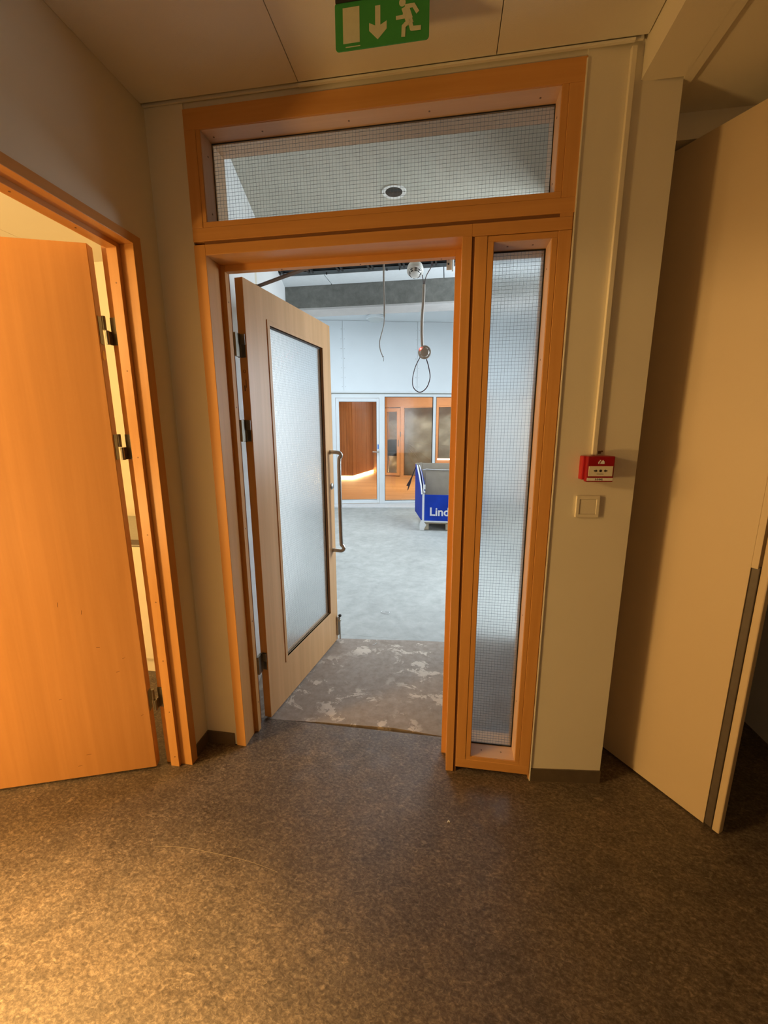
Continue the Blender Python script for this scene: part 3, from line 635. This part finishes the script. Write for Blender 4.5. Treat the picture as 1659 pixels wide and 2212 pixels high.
def limb(pts, w):
    for (a, b2) in zip(pts, pts[1:]):
        A = Vector(E_(*a)); Bv = Vector(E_(*b2)); d = (Bv - A).normalized(); nn = Vector((-d.y, d.x)) * w
        A2 = A - d * w * .5; B2 = Bv + d * w * .5
        q = [A2 + nn, A2 - nn, B2 - nn, B2 + nn]
        k_[0] += 0.00012
        flat(man, [(v.x, v.y) for v in q], ey - 0.003 - k_[0], Matrix.Identity(4))
hc = Vector(E_(0.72, 0.205)); man.cyl((hc.x, ey - .0035, hc.y), (hc.x, ey - 0.003, hc.y), 0.0088, 20)
limb([(0.752, 0.34), (0.800, 0.62)], 0.0085); limb([(0.755, 0.34), (0.785, 0.52)], 0.0100)
limb([(0.755, 0.295), (0.836, 0.293), (0.876, 0.43)], 0.0046)
limb([(0.745, 0.42), (0.738, 0.495), (0.662, 0.50)], 0.0044)
limb([(0.805, 0.63), (0.820, 0.755), (0.905, 0.76)], 0.0052)
limb([(0.785, 0.60), (0.735, 0.69), (0.731, 0.875)], 0.0052)
obj('running_figure', man, 'sign_white', es)
obj('print_line', B().box(ex0 + .11 * EW, ex0 + .27 * EW, ey - .0034, ey - .003, ez0 + .0060, ez0 + .0080), 'sign_white', es)

# ------------------------------------------------------------------ corridor beyond the door
HC = 2.87
WA = Vector((-0.0417, 0.17)); WD = Vector((-0.2425, 0.970)).normalized(); wl = 2.42
WBp = WA + WD * wl
nrm = Vector((-WD.y, WD.x)) * 0.10
wbk = [(WA.x, WA.y), (WBp.x, WBp.y), (WBp.x + nrm.x, WBp.y + nrm.y), (WA.x + nrm.x, WA.y + nrm.y)]
tag(obj('wall_corridor_left', B().prism(wbk, 0, 3.6), 'wall_white'), 'white side wall behind the hinges of the glazed door', kind='structure')
tag(obj('wall_corridor_right', B().box(2.55, 2.65, 0.2, 2.52, 0, 3.6).box(1.58, 1.60, 0.19, 1.31, 0, 3.6).box(1.58, 2.55, 1.305, 1.315, 0, 3.6), 'wall_white'), 'white side wall seen only through the sidelight', kind='structure')
tag(obj('wall_above', B().box(-0.2, 2.6, 0.12, D + .001, 2.63, 3.6).box(1.3665, 1.58, 0.165, 0.2, 0, 3.6), 'wall_white'), 'white wall over the glazed frame on its far side', kind='structure')
ct = struct('ceiling_corridor', 'suspended tile ceiling beyond the door with a stripped opening')
sx_ = [-1.20, -0.158, 0.905, 1.97, 2.6]
for i in range(4):
    obj('ceiling_tile', B().box(sx_[i] + .004, sx_[i + 1] - .004, 2.262, 2.515, HC, HC + .018, .002), 'tile', ct)
obj('ceiling_board', B().box(-1.2, 2.6, 0.172, 1.86, HC, HC + .018, .002), 'board_grey', ct)
obj('joint_strip', B().box(-1.2, 2.6, 0.17, 1.86, HC + .019, HC + .03).box(-1.2, 2.6, 2.26, 2.52, HC + .019, HC + .03), 'galv', ct)
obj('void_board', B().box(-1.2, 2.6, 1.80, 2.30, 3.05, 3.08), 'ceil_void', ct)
tr = thing('ceiling_track', 'dark metal cable track with clips across the stripped ceiling opening', 'cable tray', (0.4, 2.05, HC))
for (ya, yb, za) in ((1.90, 1.935, HC + .005), (2.03, 2.06, HC + .01), (2.17, 2.255, HC)):
    obj('rail', B().box(-1.15, 2.5, ya, yb, za, za + .006).box(-1.15, 2.5, ya, ya + .004, za, za + .04).box(-1.15, 2.5, yb - .004, yb, za, za + .04), 'galv', tr)
for i in range(11):
    x = -0.55 + i * 0.27
    obj('clip', B().box(x, x + .018, 1.93, 2.20, HC - .006, HC + .030).box(x + .035, x + .050, 1.93, 2.20, HC - .006, HC + .030), 'black' if i % 1 == 0 else 'galv', tr)
for x in (-0.12, 0.42, 0.53): obj('screw', B().cyl((x, 2.22, HC - .016), (x, 2.22, HC), 0.006, 8), 'black', tr)
obj('end_bracket', B().box(0.930, 0.975, 2.12, 2.125, HC - .075, HC + .05, .001), 'pale_wood', tr)
for zz in (.005, -.03): obj('bracket_hole', B().cyl((0.946, 2.118, HC + zz), (0.946, 2.1205, HC + zz), .007, 10), 'black', tr)
obj('bracket_tube', B().cyl((0.983, 2.09, HC - .10), (0.983, 2.09, HC + .06), 0.008, 12), 'white_plastic', tr, smooth=True)
# downlight in the near tiles, seen through the transom
dlt = thing('ceiling_downlight', 'round dark grilled downlight with white ring seen through the transom', 'downlight', (0.625, 1.09, HC))
obj('ring', B().lathe([(0.050, 0.0), (0.070, -0.001), (0.072, 0.004), (0.050, 0.004)], (0.625, 1.09, HC - .004), (0, 0, 1), 40), 'white_plastic', dlt, smooth=True)
obj('grille', B().lathe([(0.0, -.001), (0.049, -0.001), (0.050, 0.003), (0, .003)], (0.625, 1.09, HC - .004), (0, 0, 1), 40), 'black', dlt)
for sx1 in (-1, 1): obj('screw', B().cyl((0.625 + sx1 * .061, 1.09, HC - .0065), (0.625 + sx1 * .061, 1.09, HC - .004), .003, 8), 'black', dlt)
# beam
bs = B().box(-0.75, 3.0, 2.52, 2.76, 2.675, 3.7)
tag(obj('trim_beam', bs, 'beam'), 'rough dark concrete beam crossing the passage ceiling', kind='structure')
tag(obj('trim_beam_edge', B().box(-0.75, 3.0, 2.523, 2.765, 2.655, 2.675, 0.002), 'beam_under'), 'painted paler underside of the concrete beam', kind='structure')

# smoke detectors and cables at y = 1.4
sd = thing('smoke_detector', 'white smoke detector with dark vents hanging just under the door head', 'smoke detector', (0.727, 1.4, 2.60))
obj('base', B().lathe([(0, .05), (.050, .05), (.055, .035), (.056, .012), (.050, .004), (0, .004)], (0.727, 1.42, 2.545), (0, .5, 1), 40), 'white_plastic', sd, smooth=True)
obj('head', B().lathe([(0, -.022), (.020, -.022), (.030, -.018), (.036, -.004), (.044, .004), (0, .006)], (0.727, 1.42, 2.545), (0, .5, 1), 40), 'white_plastic', sd, smooth=True)
vt = B()
qd = Vector((0, .5, 1)).to_track_quat('Z', 'Y').to_matrix().to_4x4()
for rr, zz in ((.0335, -.0125), (.040, -.002)):
    for k in range(8):
        a = k * PI / 4 + .2
        vt.box(-.008, .008, -.0015, .0015, -.003, .003, T=Matrix.Translation((0.727, 1.42, 2.545)) @ qd @ Matrix.Rotation(a, 4, 'Z') @ Matrix.Translation((0, rr, zz)))
obj('vent_slots', vt, 'black', sd)
obj('hanging_wire', B().tube(smooth_pts([(0.727, 1.42, 2.59), (0.722, 1.60, 2.70), (0.70, 1.90, 2.86)], 6), 0.003, 8), 'cable_grey', sd)
hd2 = thing('smoke_detector', 'beige smoke detector hanging on its cable with a glowing red light', 'smoke detector', (0.801, 1.4, 2.03))
AX = (0.05, -1, -0.12)
obj('base', B().lathe([(0, -.004), (.040, -.004), (.045, .004), (.045, .012), (.040, .016), (0, .016)], (0.801, 1.40, 2.030), AX, 40), 'detector', hd2, smooth=True)
obj('head', B().lathe([(0, .028), (.016, .028), (.028, .025), (.034, .016), (0, .014)], (0.801, 1.40, 2.030), AX, 40), 'detector', hd2, smooth=True)
qa = Vector(AX).to_track_quat('Z', 'Y').to_matrix().to_4x4()
vt = B()
for k in range(6): vt.box(-.006, .006, -.0022, .0022, -.001, .001, T=Matrix.Translation((0.801, 1.40, 2.030)) @ qa @ Matrix.Rotation(k * PI / 3, 4, 'Z') @ Matrix.Translation((0, .031, .0205)))
obj('vent_slots', vt, 'cable_grey', hd2)
obj('indicator_light', B().lathe([(.0, .005), (.005, .004), (.0065, 0)], (0.775, 1.376, 2.050), AX, 14), 'led_red', hd2)
obj('wire_loop', B().tube(smooth_pts([(0.770, 1.402, 2.000), (0.735, 1.41, 1.93), (0.718, 1.42, 1.85), (0.728, 1.42, 1.795), (0.772, 1.41, 1.765), (0.818, 1.41, 1.795), (0.842, 1.40, 1.86), (0.832, 1.40, 1.93), (0.815, 1.40, 1.985)], 8), 0.0034, 8), 'wire_brown', hd2)
obj('conduit_sleeve', B().tube(smooth_pts([(0.786, 1.405, 2.06), (0.780, 1.41, 2.15), (0.780, 1.41, 2.26), (0.787, 1.41, 2.36), (0.789, 1.41, 2.465)], 8), 0.0100, 12), 'conduit', hd2, smooth=True)
obj('hanging_wire', B().tube(smooth_pts([(0.788, 1.41, 2.46), (0.770, 1.50, 2.56), (0.742, 1.62, 2.66), (0.70, 1.88, 2.88)], 8), 0.0030, 8), 'wire_brown', hd2)
obj('hanging_wire', B().tube(smooth_pts([(0.790, 1.41, 2.46), (0.800, 1.50, 2.55), (0.830, 1.72, 2.70), (0.840, 1.95, 2.89)], 8), 0.0030, 8), 'wire_brown', hd2)
b = B()
for k in range(3): b.tube([(0.845 + .022 * math.cos(a * PI / 8), 1.93, 2.845 + k * .006 + .026 * math.sin(a * PI / 8)) for a in range(17)], 0.002, 6)
obj('wire_coil', b, 'white_plastic', hd2)
lc = B().tube(smooth_pts([(0.515, 1.5, 2.88), (0.515, 1.42, 2.66), (0.516, 1.40, 2.50), (0.520, 1.40, 2.36), (0.518, 1.40, 2.24), (0.508, 1.40, 2.19), (0.487, 1.40, 2.115), (0.489, 1.40, 2.06), (0.504, 1.40, 2.02)], 8), [0.0062] * 30 + [0.0034] * 35, 8)
hc_ = thing('hanging_cable', 'loose grey cable end dangling below the ceiling left of the detectors', 'cable', (0.515, 1.4, 2.0))
obj('sheath', lc, 'cable_grey', hc_)
obj('bare_end', B().tube(smooth_pts([(0.504, 1.40, 2.02), (0.513, 1.40, 2.00), (0.513, 1.39, 1.978)], 5), 0.0016, 6).tube(smooth_pts([(0.504, 1.40, 2.02), (0.507, 1.40, 2.008), (0.515, 1.39, 2.012)], 5), 0.0022, 6), 'hinge', hc_)

# ------------------------------------------------------------------ bright back room shell
a14 = math.radians(13.5)
TF = Matrix.Translation((-1.25, 6.36, 0)) @ Matrix.Rotation(a14, 4, 'Z')       # local x along the far wall, y=0 its face
wfz = struct('wall_far', 'bright white plasterboard wall above the glazed front')
bx = [-2.4, -0.95, 0.215, 1.66, 2.90, 4.1]
for i in range(5): obj('plasterboard_panel', B().box(bx[i] + .003, bx[i + 1] - .003, -0.012, 0.0, 2.262, 3.54, .0008), 'board_white', wfz, T=TF)
obj('wall_core', B().box(-2.4, 4.1, 0.0, 0.10, 2.25, 3.7).box(-2.4, -0.02, 0.0, 0.10, 0, 2.25), 'wall_white', wfz, T=TF)
pk = B()
for i in range(4):
    for k in range(7):
        for s_ in (-.03, .03): pk.cyl((bx[i + 1] + s_ + random.uniform(-.01, .01), -0.0128, 2.34 + k * .175), (bx[i + 1] + s_, -0.012, 2.34 + k * .175), 0.006, 8)
obj('screw_heads', pk, 'cable_grey', wfz, T=TF)
obj('head_trim', B().box(-2.4, 4.1, -0.03, 0.0, 2.222, 2.262, .002), 'white_alu', wfz, T=TF)
tag(obj('wall_far_side', B().box(-3.0, -2.9, 1.0, 8.0, 0, 3.7).box(4.4, 4.5, 1.0, 9, 0, 3.7).box(2.65, 4.4, 2.4, 2.52, 0, 3.7).box(-3.0, -0.63, 2.40, 2.52, 0, 3.7), 'wall_white'), 'white side walls of the bright room', kind='structure')
cb = struct('ceiling_far', 'white ceiling of the bright room above the far wall')
obj('ceiling_board', B().box(-3.0, 4.5, 2.8, 8.2, 3.545, 3.60), 'board_white', cb)
rl = thing('ceiling_lamp', 'round white surface lamp on the far ceiling peeking under the beam', 'ceiling lamp', (-0.37, 6.22, 3.54))
obj('housing', B().lathe([(0, 0), (.155, 0), (.168, -.012), (.168, -.050), (.155, -.060), (0, -.060)], (-0.37, 6.22, 3.545), (0, 0, 1), 40), 'white_alu', rl, smooth=True)
obj('diffuser', B().lathe([(0, -.105), (.07, -.100), (.12, -.085), (.155, -.060), (0, -.058)], (-0.37, 6.22, 3.545), (0, 0, 1), 40), 'ceil_lamp', rl, smooth=True)
tag(obj('trim_sill', B().prism([(-1.9, -0.03), (2.9, -0.72), (2.9, 0.10), (-1.9, 0.10)], -0.004, 0.018), 'card_white', T=TF), 'pale wedge-shaped floor sill under the glazed front', kind='structure')

# glazed front: white door and windows
gd = struct('door_4', 'white framed glass door with steel lever and blue tape in the far front')
def gp(name, b, mat, par, **k): return obj(name, b, mat, par, T=TF, **k)
gp('outer_frame', B().box(-0.02, 0.045, -0.02, 0.05, 0.02, 2.20, .003).box(0.905, 1.015, -0.02, 0.05, 0.02, 2.20, .003).box(0.045, 0.905, -0.02, 0.05, 2.128, 2.20, .003), 'white_alu', gd)
lfz = gp('leaf_frame', B().box(0.049, 0.112, -0.028, 0.03, 0.03, 2.122, .003).box(0.850, 0.901, -0.028, 0.03, 0.03, 2.122, .003).box(0.112, 0.850, -0.028, 0.03, 2.056, 2.122, .003).box(0.112, 0.850, -0.028, 0.03, 0.03, 0.105, .003), 'white_alu', gd)
gp('glass_pane', B().box(0.112, 0.850, 0.0, 0.006, 0.105, 2.056), 'clear', gd)
gp('glazing_seal', B().box(0.112, 0.850, -0.030, -0.026, 2.050, 2.056).box(0.845, 0.851, -.030, -.026, .105, 2.056).box(0.112, 0.850, -0.030, -0.026, 0.103, 0.108), 'black', gd)
hh = gp('lever_handle', B().cyl((0.878, -0.075, 1.075), (0.878, -0.028, 1.075), 0.009, 14).tube(smooth_pts([(0.878, -.075, 1.075), (0.85, -.08, 1.075), (0.765, -.072, 1.078)], 4), 0.009, 10), 'steel', gd, smooth=True)
obj('rosette', B().cyl((0.878, -0.036, 1.075), (0.878, -0.028, 1.075), 0.024, 24), 'steel', hh, T=TF, smooth=True)
gp('blue_tape', B().box(0.868, 0.890, -0.0295, -0.028, 1.13, 1.225), 'blue_tape', gd)
def far_window(name, label, x0, x1):
    w = struct(name, label)
    gp('outer_frame', B().box(x0, x1, -0.02, 0.05, 2.15, 2.20, .003).box(x0, x1, -0.02, 0.05, 0.02, 0.075, .003), 'white_alu', w)
    gp('mullion', B().box(x1 - 0.01, x1 + 0.05, -0.02, 0.05, 0.02, 2.20, .003), 'white_alu', w)
    gp('glass_pane', B().box(x0, x1 - .01, 0.0, 0.006, 0.075, 2.15), 'clear', w)
    gp('glazing_seal', B().box(x0, x1 - .01, -0.023, -0.018, 2.143, 2.152).box(x0, x1 - .01, -0.023, -0.018, 0.073, 0.082).box(x1 - .026, x1 - .011, -.022, -.018, .075, 2.15).box(x0 - .001, x0 + .007, -.0225, -.018, .075, 2.15), 'black', w)
    return w
far_window('window_3', 'large fixed glass bay in white frame right of the far glass door', 1.015, 2.00)
far_window('window_4', 'next glass bay mostly hidden behind the beech frame post', 2.05, 3.02)
tag(obj('wall_far', B().box(3.07, 4.1, -0.01, 0.1, 0, 2.25), 'wall_white', T=TF), 'white wall closing the glazed front at the right', kind='structure')
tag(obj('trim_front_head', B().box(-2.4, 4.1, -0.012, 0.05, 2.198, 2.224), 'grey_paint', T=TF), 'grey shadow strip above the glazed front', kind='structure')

# lounge behind the glazed front
def wall_T(x, y, deg): return Matrix.Translation((x, y, 0)) @ Matrix.Rotation(math.radians(deg), 4, 'Z')
tag(obj('floor_lounge', B().prism([(-4.2, 5.66), (3.6, 7.53), (3.6, 15), (-4.2, 15)], -0.06, 0.004), 'planks'), 'orange wood plank floor behind the glazed front', kind='structure')
tag(obj('ceiling_lounge', B().prism([(-4.2, 5.78), (3.6, 7.65), (3.6, 15), (-4.2, 15)], 3.1, 3.14), 'wall'), 'ceiling of the wood-clad lounge', kind='structure')
tag(obj('wall_lounge', B().box(-4.2, -4.1, 5.8, 15, 0, 3.1).box(3.5, 3.6, 7.7, 15, 0, 3.1).box(-4.2, 3.6, 14.6, 14.7, 0, 3.1), 'wall'), 'plain outer walls of the lounge', kind='structure')
cl = thing('clad_wall_box', 'walnut slatted wall block glowing from a light strip at its foot', 'wall cladding', (-2.0, 11.6, 0))
P0, P1, P2 = Vector((-2.36, 10.87)), Vector((-1.94, 10.90)), Vector((-1.66, 12.97))
def slats(a, b2, n):
    d = (b2 - a); nn = Vector((d.y, -d.x)).normalized()
    for i in range(n):
        p = a + d * (i / n); q = a + d * ((i + .96) / n)
        off = nn * random.uniform(.010, .016)
        obj('cladding_slat', B().prism([(p.x, p.y), (q.x, q.y), (q.x + off.x, q.y + off.y), (p.x + off.x, p.y + off.y)], 0.10, 3.05), 'slat', cl)
slats(P0, P1, 5); slats(P1, P2, 14)
obj('core', B().prism([(P0.x, P0.y + .005), (P1.x, P1.y + .005), (P2.x - .005, P2.y), (P0.x, 12.97)], 0.10, 3.08), 'groove', cl)
def strip(a, b2, z0, z1, w=.02, o_=0.0):
    d = (b2 - a); nn = Vector((d.y, -d.x)).normalized()
    return B().prism([(a.x + nn.x * o_, a.y + nn.y * o_), (b2.x + nn.x * o_, b2.y + nn.y * o_), (b2.x + nn.x * (o_ + w), b2.y + nn.y * (o_ + w)), (a.x + nn.x * (o_ + w), a.y + nn.y * (o_ + w))], z0, z1)
obj('light_strip', strip(P0, P1, 0.012, 0.085, .02, .0), 'led', cl)
obj('light_strip', strip(P1, P2, 0.012, 0.085, .02, .0), 'led', cl)
lw = struct('wall_timber_front', 'orange timber glazed partition at the back of the lounge')
TB = wall_T(-1.036, 11.813, -13.3)
def tb(name, b, mat, par=lw, **k): return obj(name, b, mat, par, T=TB, **k)
tb('timber_header', B().box(-0.12, 3.2, -0.04, 0.10, 2.235, 3.1, .003), 'timber')
tb('timber_panel', B().box(-0.12, -0.02, -0.03, 0.08, 0.0, 2.235, .003), 'timber')
obj('timber_panel', B().box(-2.30, -0.85, 13.02, 13.12, 0.0, 3.1, .003), 'timber', lw)
obj('timber_post', B().box(-2.62, -2.40, 11.10, 11.20, 0.0, 3.1, .003), 'timber', lw)
tb('timber_post', B().box(0.545, 0.665, -0.03, 0.08, 0, 2.235, .003), 'timber')
tb('timber_post', B().box(0.665, 1.68, -0.03, 0.08, 0, 0.045, .003).box(0.665, 1.68, -.03, .08, 2.20, 2.235, .003), 'timber')
tb('timber_post', B().box(1.665, 1.80, -0.03, 0.08, 0, 2.235, .003), 'timber')
tb('timber_post', B().box(1.80, 3.2, -0.03, 0.08, 0, 0.62, .003).box(1.80, 3.2, -.03, .08, 2.20, 2.235, .003), 'timber')
ld = tb('timber_door', B().box(-0.02, 0.075, -0.045, 0.05, 0.03, 2.20, .003).box(0.430, 0.535, -0.045, 0.05, 0.03, 2.20, .003).box(.075, .43, -.045, .05, 2.09, 2.20, .003).box(.075, .43, -.045, .05, .03, .115, .003), 'timber')
obj('door_pull', B().box(0.475, 0.497, -0.06, -0.045, 0.98, 1.20, .002).box(0.545, 0.565, -.05, -.03, 1.30, 1.45, .002), 'hinge', ld, T=TB)
tb('glass_pane', B().box(.075, .43, 0, .006, .115, 2.09), 'clear')
tb('glass_pane', B().box(.665, 1.665, 0, .006, .045, 2.20), 'clear')
tb('glass_pane', B().box(1.80, 3.2, 0, .006, .62, 2.20), 'clear')
# plastic dust sheet behind
ps = thing('dust_sheet', 'translucent grey plastic dust sheet with folds behind the timber partition', 'plastic sheet', (0.4, 12.6, 0))
sh = B(); NX, NZ = 70, 40; grid = []
for i in range(NX + 1):
    col = []
    for j in range(NZ + 1):
        x = -0.10 + 3.5 * i / NX; z = 2.6 * j / NZ
        y = 0.62 + 0.035 * math.sin(9 * x + 3 * math.sin(1.7 * z)) + 0.03 * math.sin(7 * (z + 0.8 * x)) + .02 * math.sin(13 * (z - .6 * x) + 1)
        col.append(sh.bm.verts.new((x, y, z)))
    grid.append(col)
for i in range(NX):
    for j in range(NZ): sh.bm.faces.new((grid[i][j], grid[i + 1][j], grid[i + 1][j + 1], grid[i][j + 1]))
obj('sheet', sh, 'sheet', ps, T=TB, smooth=True)
cr = B()
def crease(x0, z0, x1, z1, w=.006): cr.tube([(x0, .54, z0), ((x0 + x1) / 2 , .53, (z0 + z1) / 2 - .03), (x1, .54, z1)], w, 5)
for t in ((.66, 1.05, 1.9, .25), (.66, .98, 1.5, .05), (.66, .9, 1.3, .15), (.66, .75, 1.1, .0), (.66, 1.15, 1.95, 1.02), (1.95, 1.02, 3.2, .95), (.68, .62, 1.25, .02), (.0, 1.75, .5, 1.2), (.02, 2.05, .5, 1.5), (.2, 1.3, .6, 1.05), (.0, 1.62, .3, 1.15), (.66, .55, 1.7, -.0), (.3, 1.3, .55, 1.5), (2.0, 1.9, 3.2, 2.1), (2.0, 1.5, 2.6, 1.0)): crease(*t)
obj('fold_creases', cr, 'crease', ps, T=TB)
ch = thing('upholstered_chair', 'dark rounded chair behind the timber partition door', 'chair', (-0.8, 12.1, 0))
TCH = TB @ Matrix.Translation((0.20, 0.32, 0)) @ Matrix.Scale(1.35, 4, (1, 0, 0))
obj('backrest', B().box(-0.22, 0.20, 0.06, 0.14, 0.78, 1.20, .045), 'seat', ch, T=TCH, smooth=True)
obj('seat', B().box(-0.22, 0.20, -0.14, 0.14, 0.66, 0.78, .03), 'seat', ch, T=TCH, smooth=True)
for sx2 in (-.18, .16):
    for sy2 in (-.11, .11): obj('leg', B().cyl((sx2, sy2, 0), (sx2, sy2, .67), .014, 10), 'hinge', ch, T=TCH)
fs = thing('floor_light_strip', 'short bright light strip low behind the cardboard box', 'light strip', (0.9, 10.5, 0))
obj('diffuser', B().box(0.72, 1.5, 10.35, 10.38, 0.655, 0.69), 'led_white', fs)
obj('mount', B().box(0.72, 1.5, 10.38, 10.44, 0.0, 0.70, .003), 'timber', fs)

# ------------------------------------------------------------------ blue pallet box
bxo = thing('cardboard_pallet_box', 'blue printed cardboard pallet box with cut-down front standing on a pallet', 'cardboard box', (1.02, 4.85, 0))
X0, X1, Y0, Y1 = 0.630, 1.46, 4.45, 5.22
zb = 0.145
obj('front_panel', B().box(X0 + .012, X1, Y0, Y0 + .008, zb, 0.550, .001), 'blue_card', bxo)
obj('panel_border', B().box(X0 + .002, X0 + .034, Y0 - .0025, Y0 + .006, zb, 0.556, .001).box(X0, X1, Y0 - .0025, Y0 + .006, zb - .018, zb + .004, .001), 'card_white', bxo)
sp = B()   # left side panel: rises to the back, leaning out a little
pts = [(Y0, zb), (Y0, 0.555), (Y0 + .10, 0.66), (Y0 + .33, 0.80), (Y0 + .60, .93), (Y1, 0.945), (Y1, zb)]
sp.prism(pts, 0, .008, T=Matrix(((0, 0, -1, X0 + .004), (1, 0, 0, 0), (0, 1, 0, 0), (0, 0, 0, 1))))
for v in sp.bm.verts: v.co.x -= 0.16 * max(0, (v.co.y - Y0)) / (Y1 - Y0)
obj('side_panel', sp, 'blue_card', bxo)
ed = B().tube([(X0 - .004, Y0, 0.555), (X0 - .022, Y0 + .10, .665), (X0 - .068, Y0 + .33, .805), (X0 - .122, Y0 + .60, .935)], .012, 6)
ed.tube([(X0 + .026, Y0 + .01, 0.555), (X0 + .010, Y0 + .12, .70), (X0 - .03, Y0 + .36, .83), (X0 - .085, Y0 + .60, .94)], .007, 6)
obj('torn_edge', ed, 'card_white', bxo)
fl = B().prism([(Y0 + .02, 0.56), (Y0 + .10, .72), (Y0 + .34, .84), (Y0 + .60, .93), (Y0 + .62, .90), (Y0 + .30, .62)], 0, .006, T=Matrix(((0, 0, -1, X0 + .045), (1, 0, 0, 0), (0, 1, 0, 0), (0, 0, 0, 1))))
for v in fl.bm.verts: v.co.x -= 0.15 * max(0, (v.co.y - Y0)) / (Y1 - Y0)
obj('folded_flap', fl, 'blue_card', bxo)
obj('flap_patch', B().box(X0 + .018, X0 + .046, Y0 + .008, Y0 + .02, .63, .70, .002).box(X0 + .022, X0 + .044, Y0 + .006, Y0 + .02, .575, .60, .002), 'card_white', bxo)
obj('back_panel', B().box(0.47, X1, Y1, Y1 + .008, zb, 0.965, .001), 'card', bxo)
obj('side_panel', B().box(X1 - .008, X1, Y0 + .01, Y1, zb, 0.95, .001), 'card', bxo)
obj('inner_liner', B().box(X0 + .02, X1 - .01, Y1 - .20, Y1 - .194, zb, 0.880, .001).box(0.545, 0.575, Y1 - .02, Y1 - .002, .6, 0.972, .001), 'card', bxo)
obj('liner_fold', B().tube([(0.60, Y1 - .205, 0.872), (0.66, Y1 - .205, 0.882), (0.9, Y1 - .205, .872), (1.44, Y1 - .205, .866)], .006, 6), 'card_white', bxo)
obj('bottom_board', B().box(X0, X1, Y0 + .01, Y1, zb - .004, zb + .006), 'card', bxo)
text('box_lettering', 'Lind', 0.175, 'card_white', bxo, face_T(0.893, Y0 - .0015, 0.285), 0.0006, 0.0040)
obj('corner_foot', B().prism([(0.600, 0.0), (0.597, 0.10), (0.612, 0.150), (0.634, 0.158), (0.700, 0.085), (0.672, 0.035), (0.668, 0.0)], 0, .02, T=Matrix.Translation((0, Y0 + .002, 0)) @ RX), 'card_white', bxo)
pal = thing('pallet', 'low raw wood pallet under the blue cardboard box', 'pallet', (1.02, 4.85, 0))
for y in (Y0 + .05, Y0 + .34, Y0 + .64): obj('board', B().box(X0 + .02, X1 - .02, y, y + .09, .095, .117, .002), 'pallet', pal)
for x in (X0 + .012, X0 + .36, X1 - .12):
    for y in (Y0 + .04, Y0 + .34, Y0 + .64): obj('block', B().box(x, x + .09, y, y + .10, 0.0, .095, .002), 'pallet', pal)
st = B().prism([(0.478, 0.905), (0.470, 0.90), (0.405, 0.74), (0.352, 0.645), (0.318, 0.585), (0.350, 0.575), (0.335, 0.495), (0.352, 0.515), (0.385, 0.60), (0.415, 0.71), (0.462, 0.85), (0.486, .89)], 0, .004, T=Matrix.Translation((0, Y1 - .04, 0)) @ RX)
tag(obj('dark_strap', st, plain('dark_purple_strap', (0.03, 0.015, 0.02), .5)), 'dark torn strap hanging from the rear corner of the blue box', 'strap')

# ------------------------------------------------------------------ small debris
def litter(name, label, cat, x, y, z, pts, r, mat, group=None):
    o = obj(name, B().tube(smooth_pts([(x + a, y + b_, z + c_) for a, b_, c_ in pts], 5), r, 6), mat)
    return tag(o, label, cat, group)
litter('paper_scrap', 'curled white scrap lying alone on the middle of the bare concrete floor', 'debris', 0.497, 1.55, 0.001, [(-.03, .02, 0), (-.03, -.005, 0), (0, -.02, 0.002), (.035, -.015, 0), (.03, .012, .003), (0, .018, 0)], 0.0022, 'card_white')
litter('paper_scrap', 'tiny pale splinter on the stained screed behind the doorway', 'debris', 0.500, 1.03, -0.001, [(-.012, -.018, 0), (0, 0, 0.001), (.010, .018, 0)], 0.0016, 'card_white')
litter('paper_scrap', 'small pale crumb on the dark linoleum in front of the post', 'debris', 1.015, -0.245, 0.002, [(-.004, -.003, 0), (0, .003, .001), (.004, -.002, 0)], 0.0022, 'card_white')
litter('paper_scrap', 'white chip on the concrete near the foot of the glass door', 'debris', -0.55, 4.1, 0.0, [(-.02, 0, 0), (0, .01, .002), (.025, 0, 0)], 0.004, 'card_white')
sc = B().tube(smooth_pts([(x, y, 0.0002) for x, y in [(-0.063, -0.5), (0.059, -0.488), (0.189, -0.491), (0.318, -0.499), (0.429, -0.517)]], 6), 0.0007, 4)
obj('scratch_mark', sc, plain('pale_scratch', (0.30, 0.24, 0.18), 0.6), bpy.data.objects['floor'])
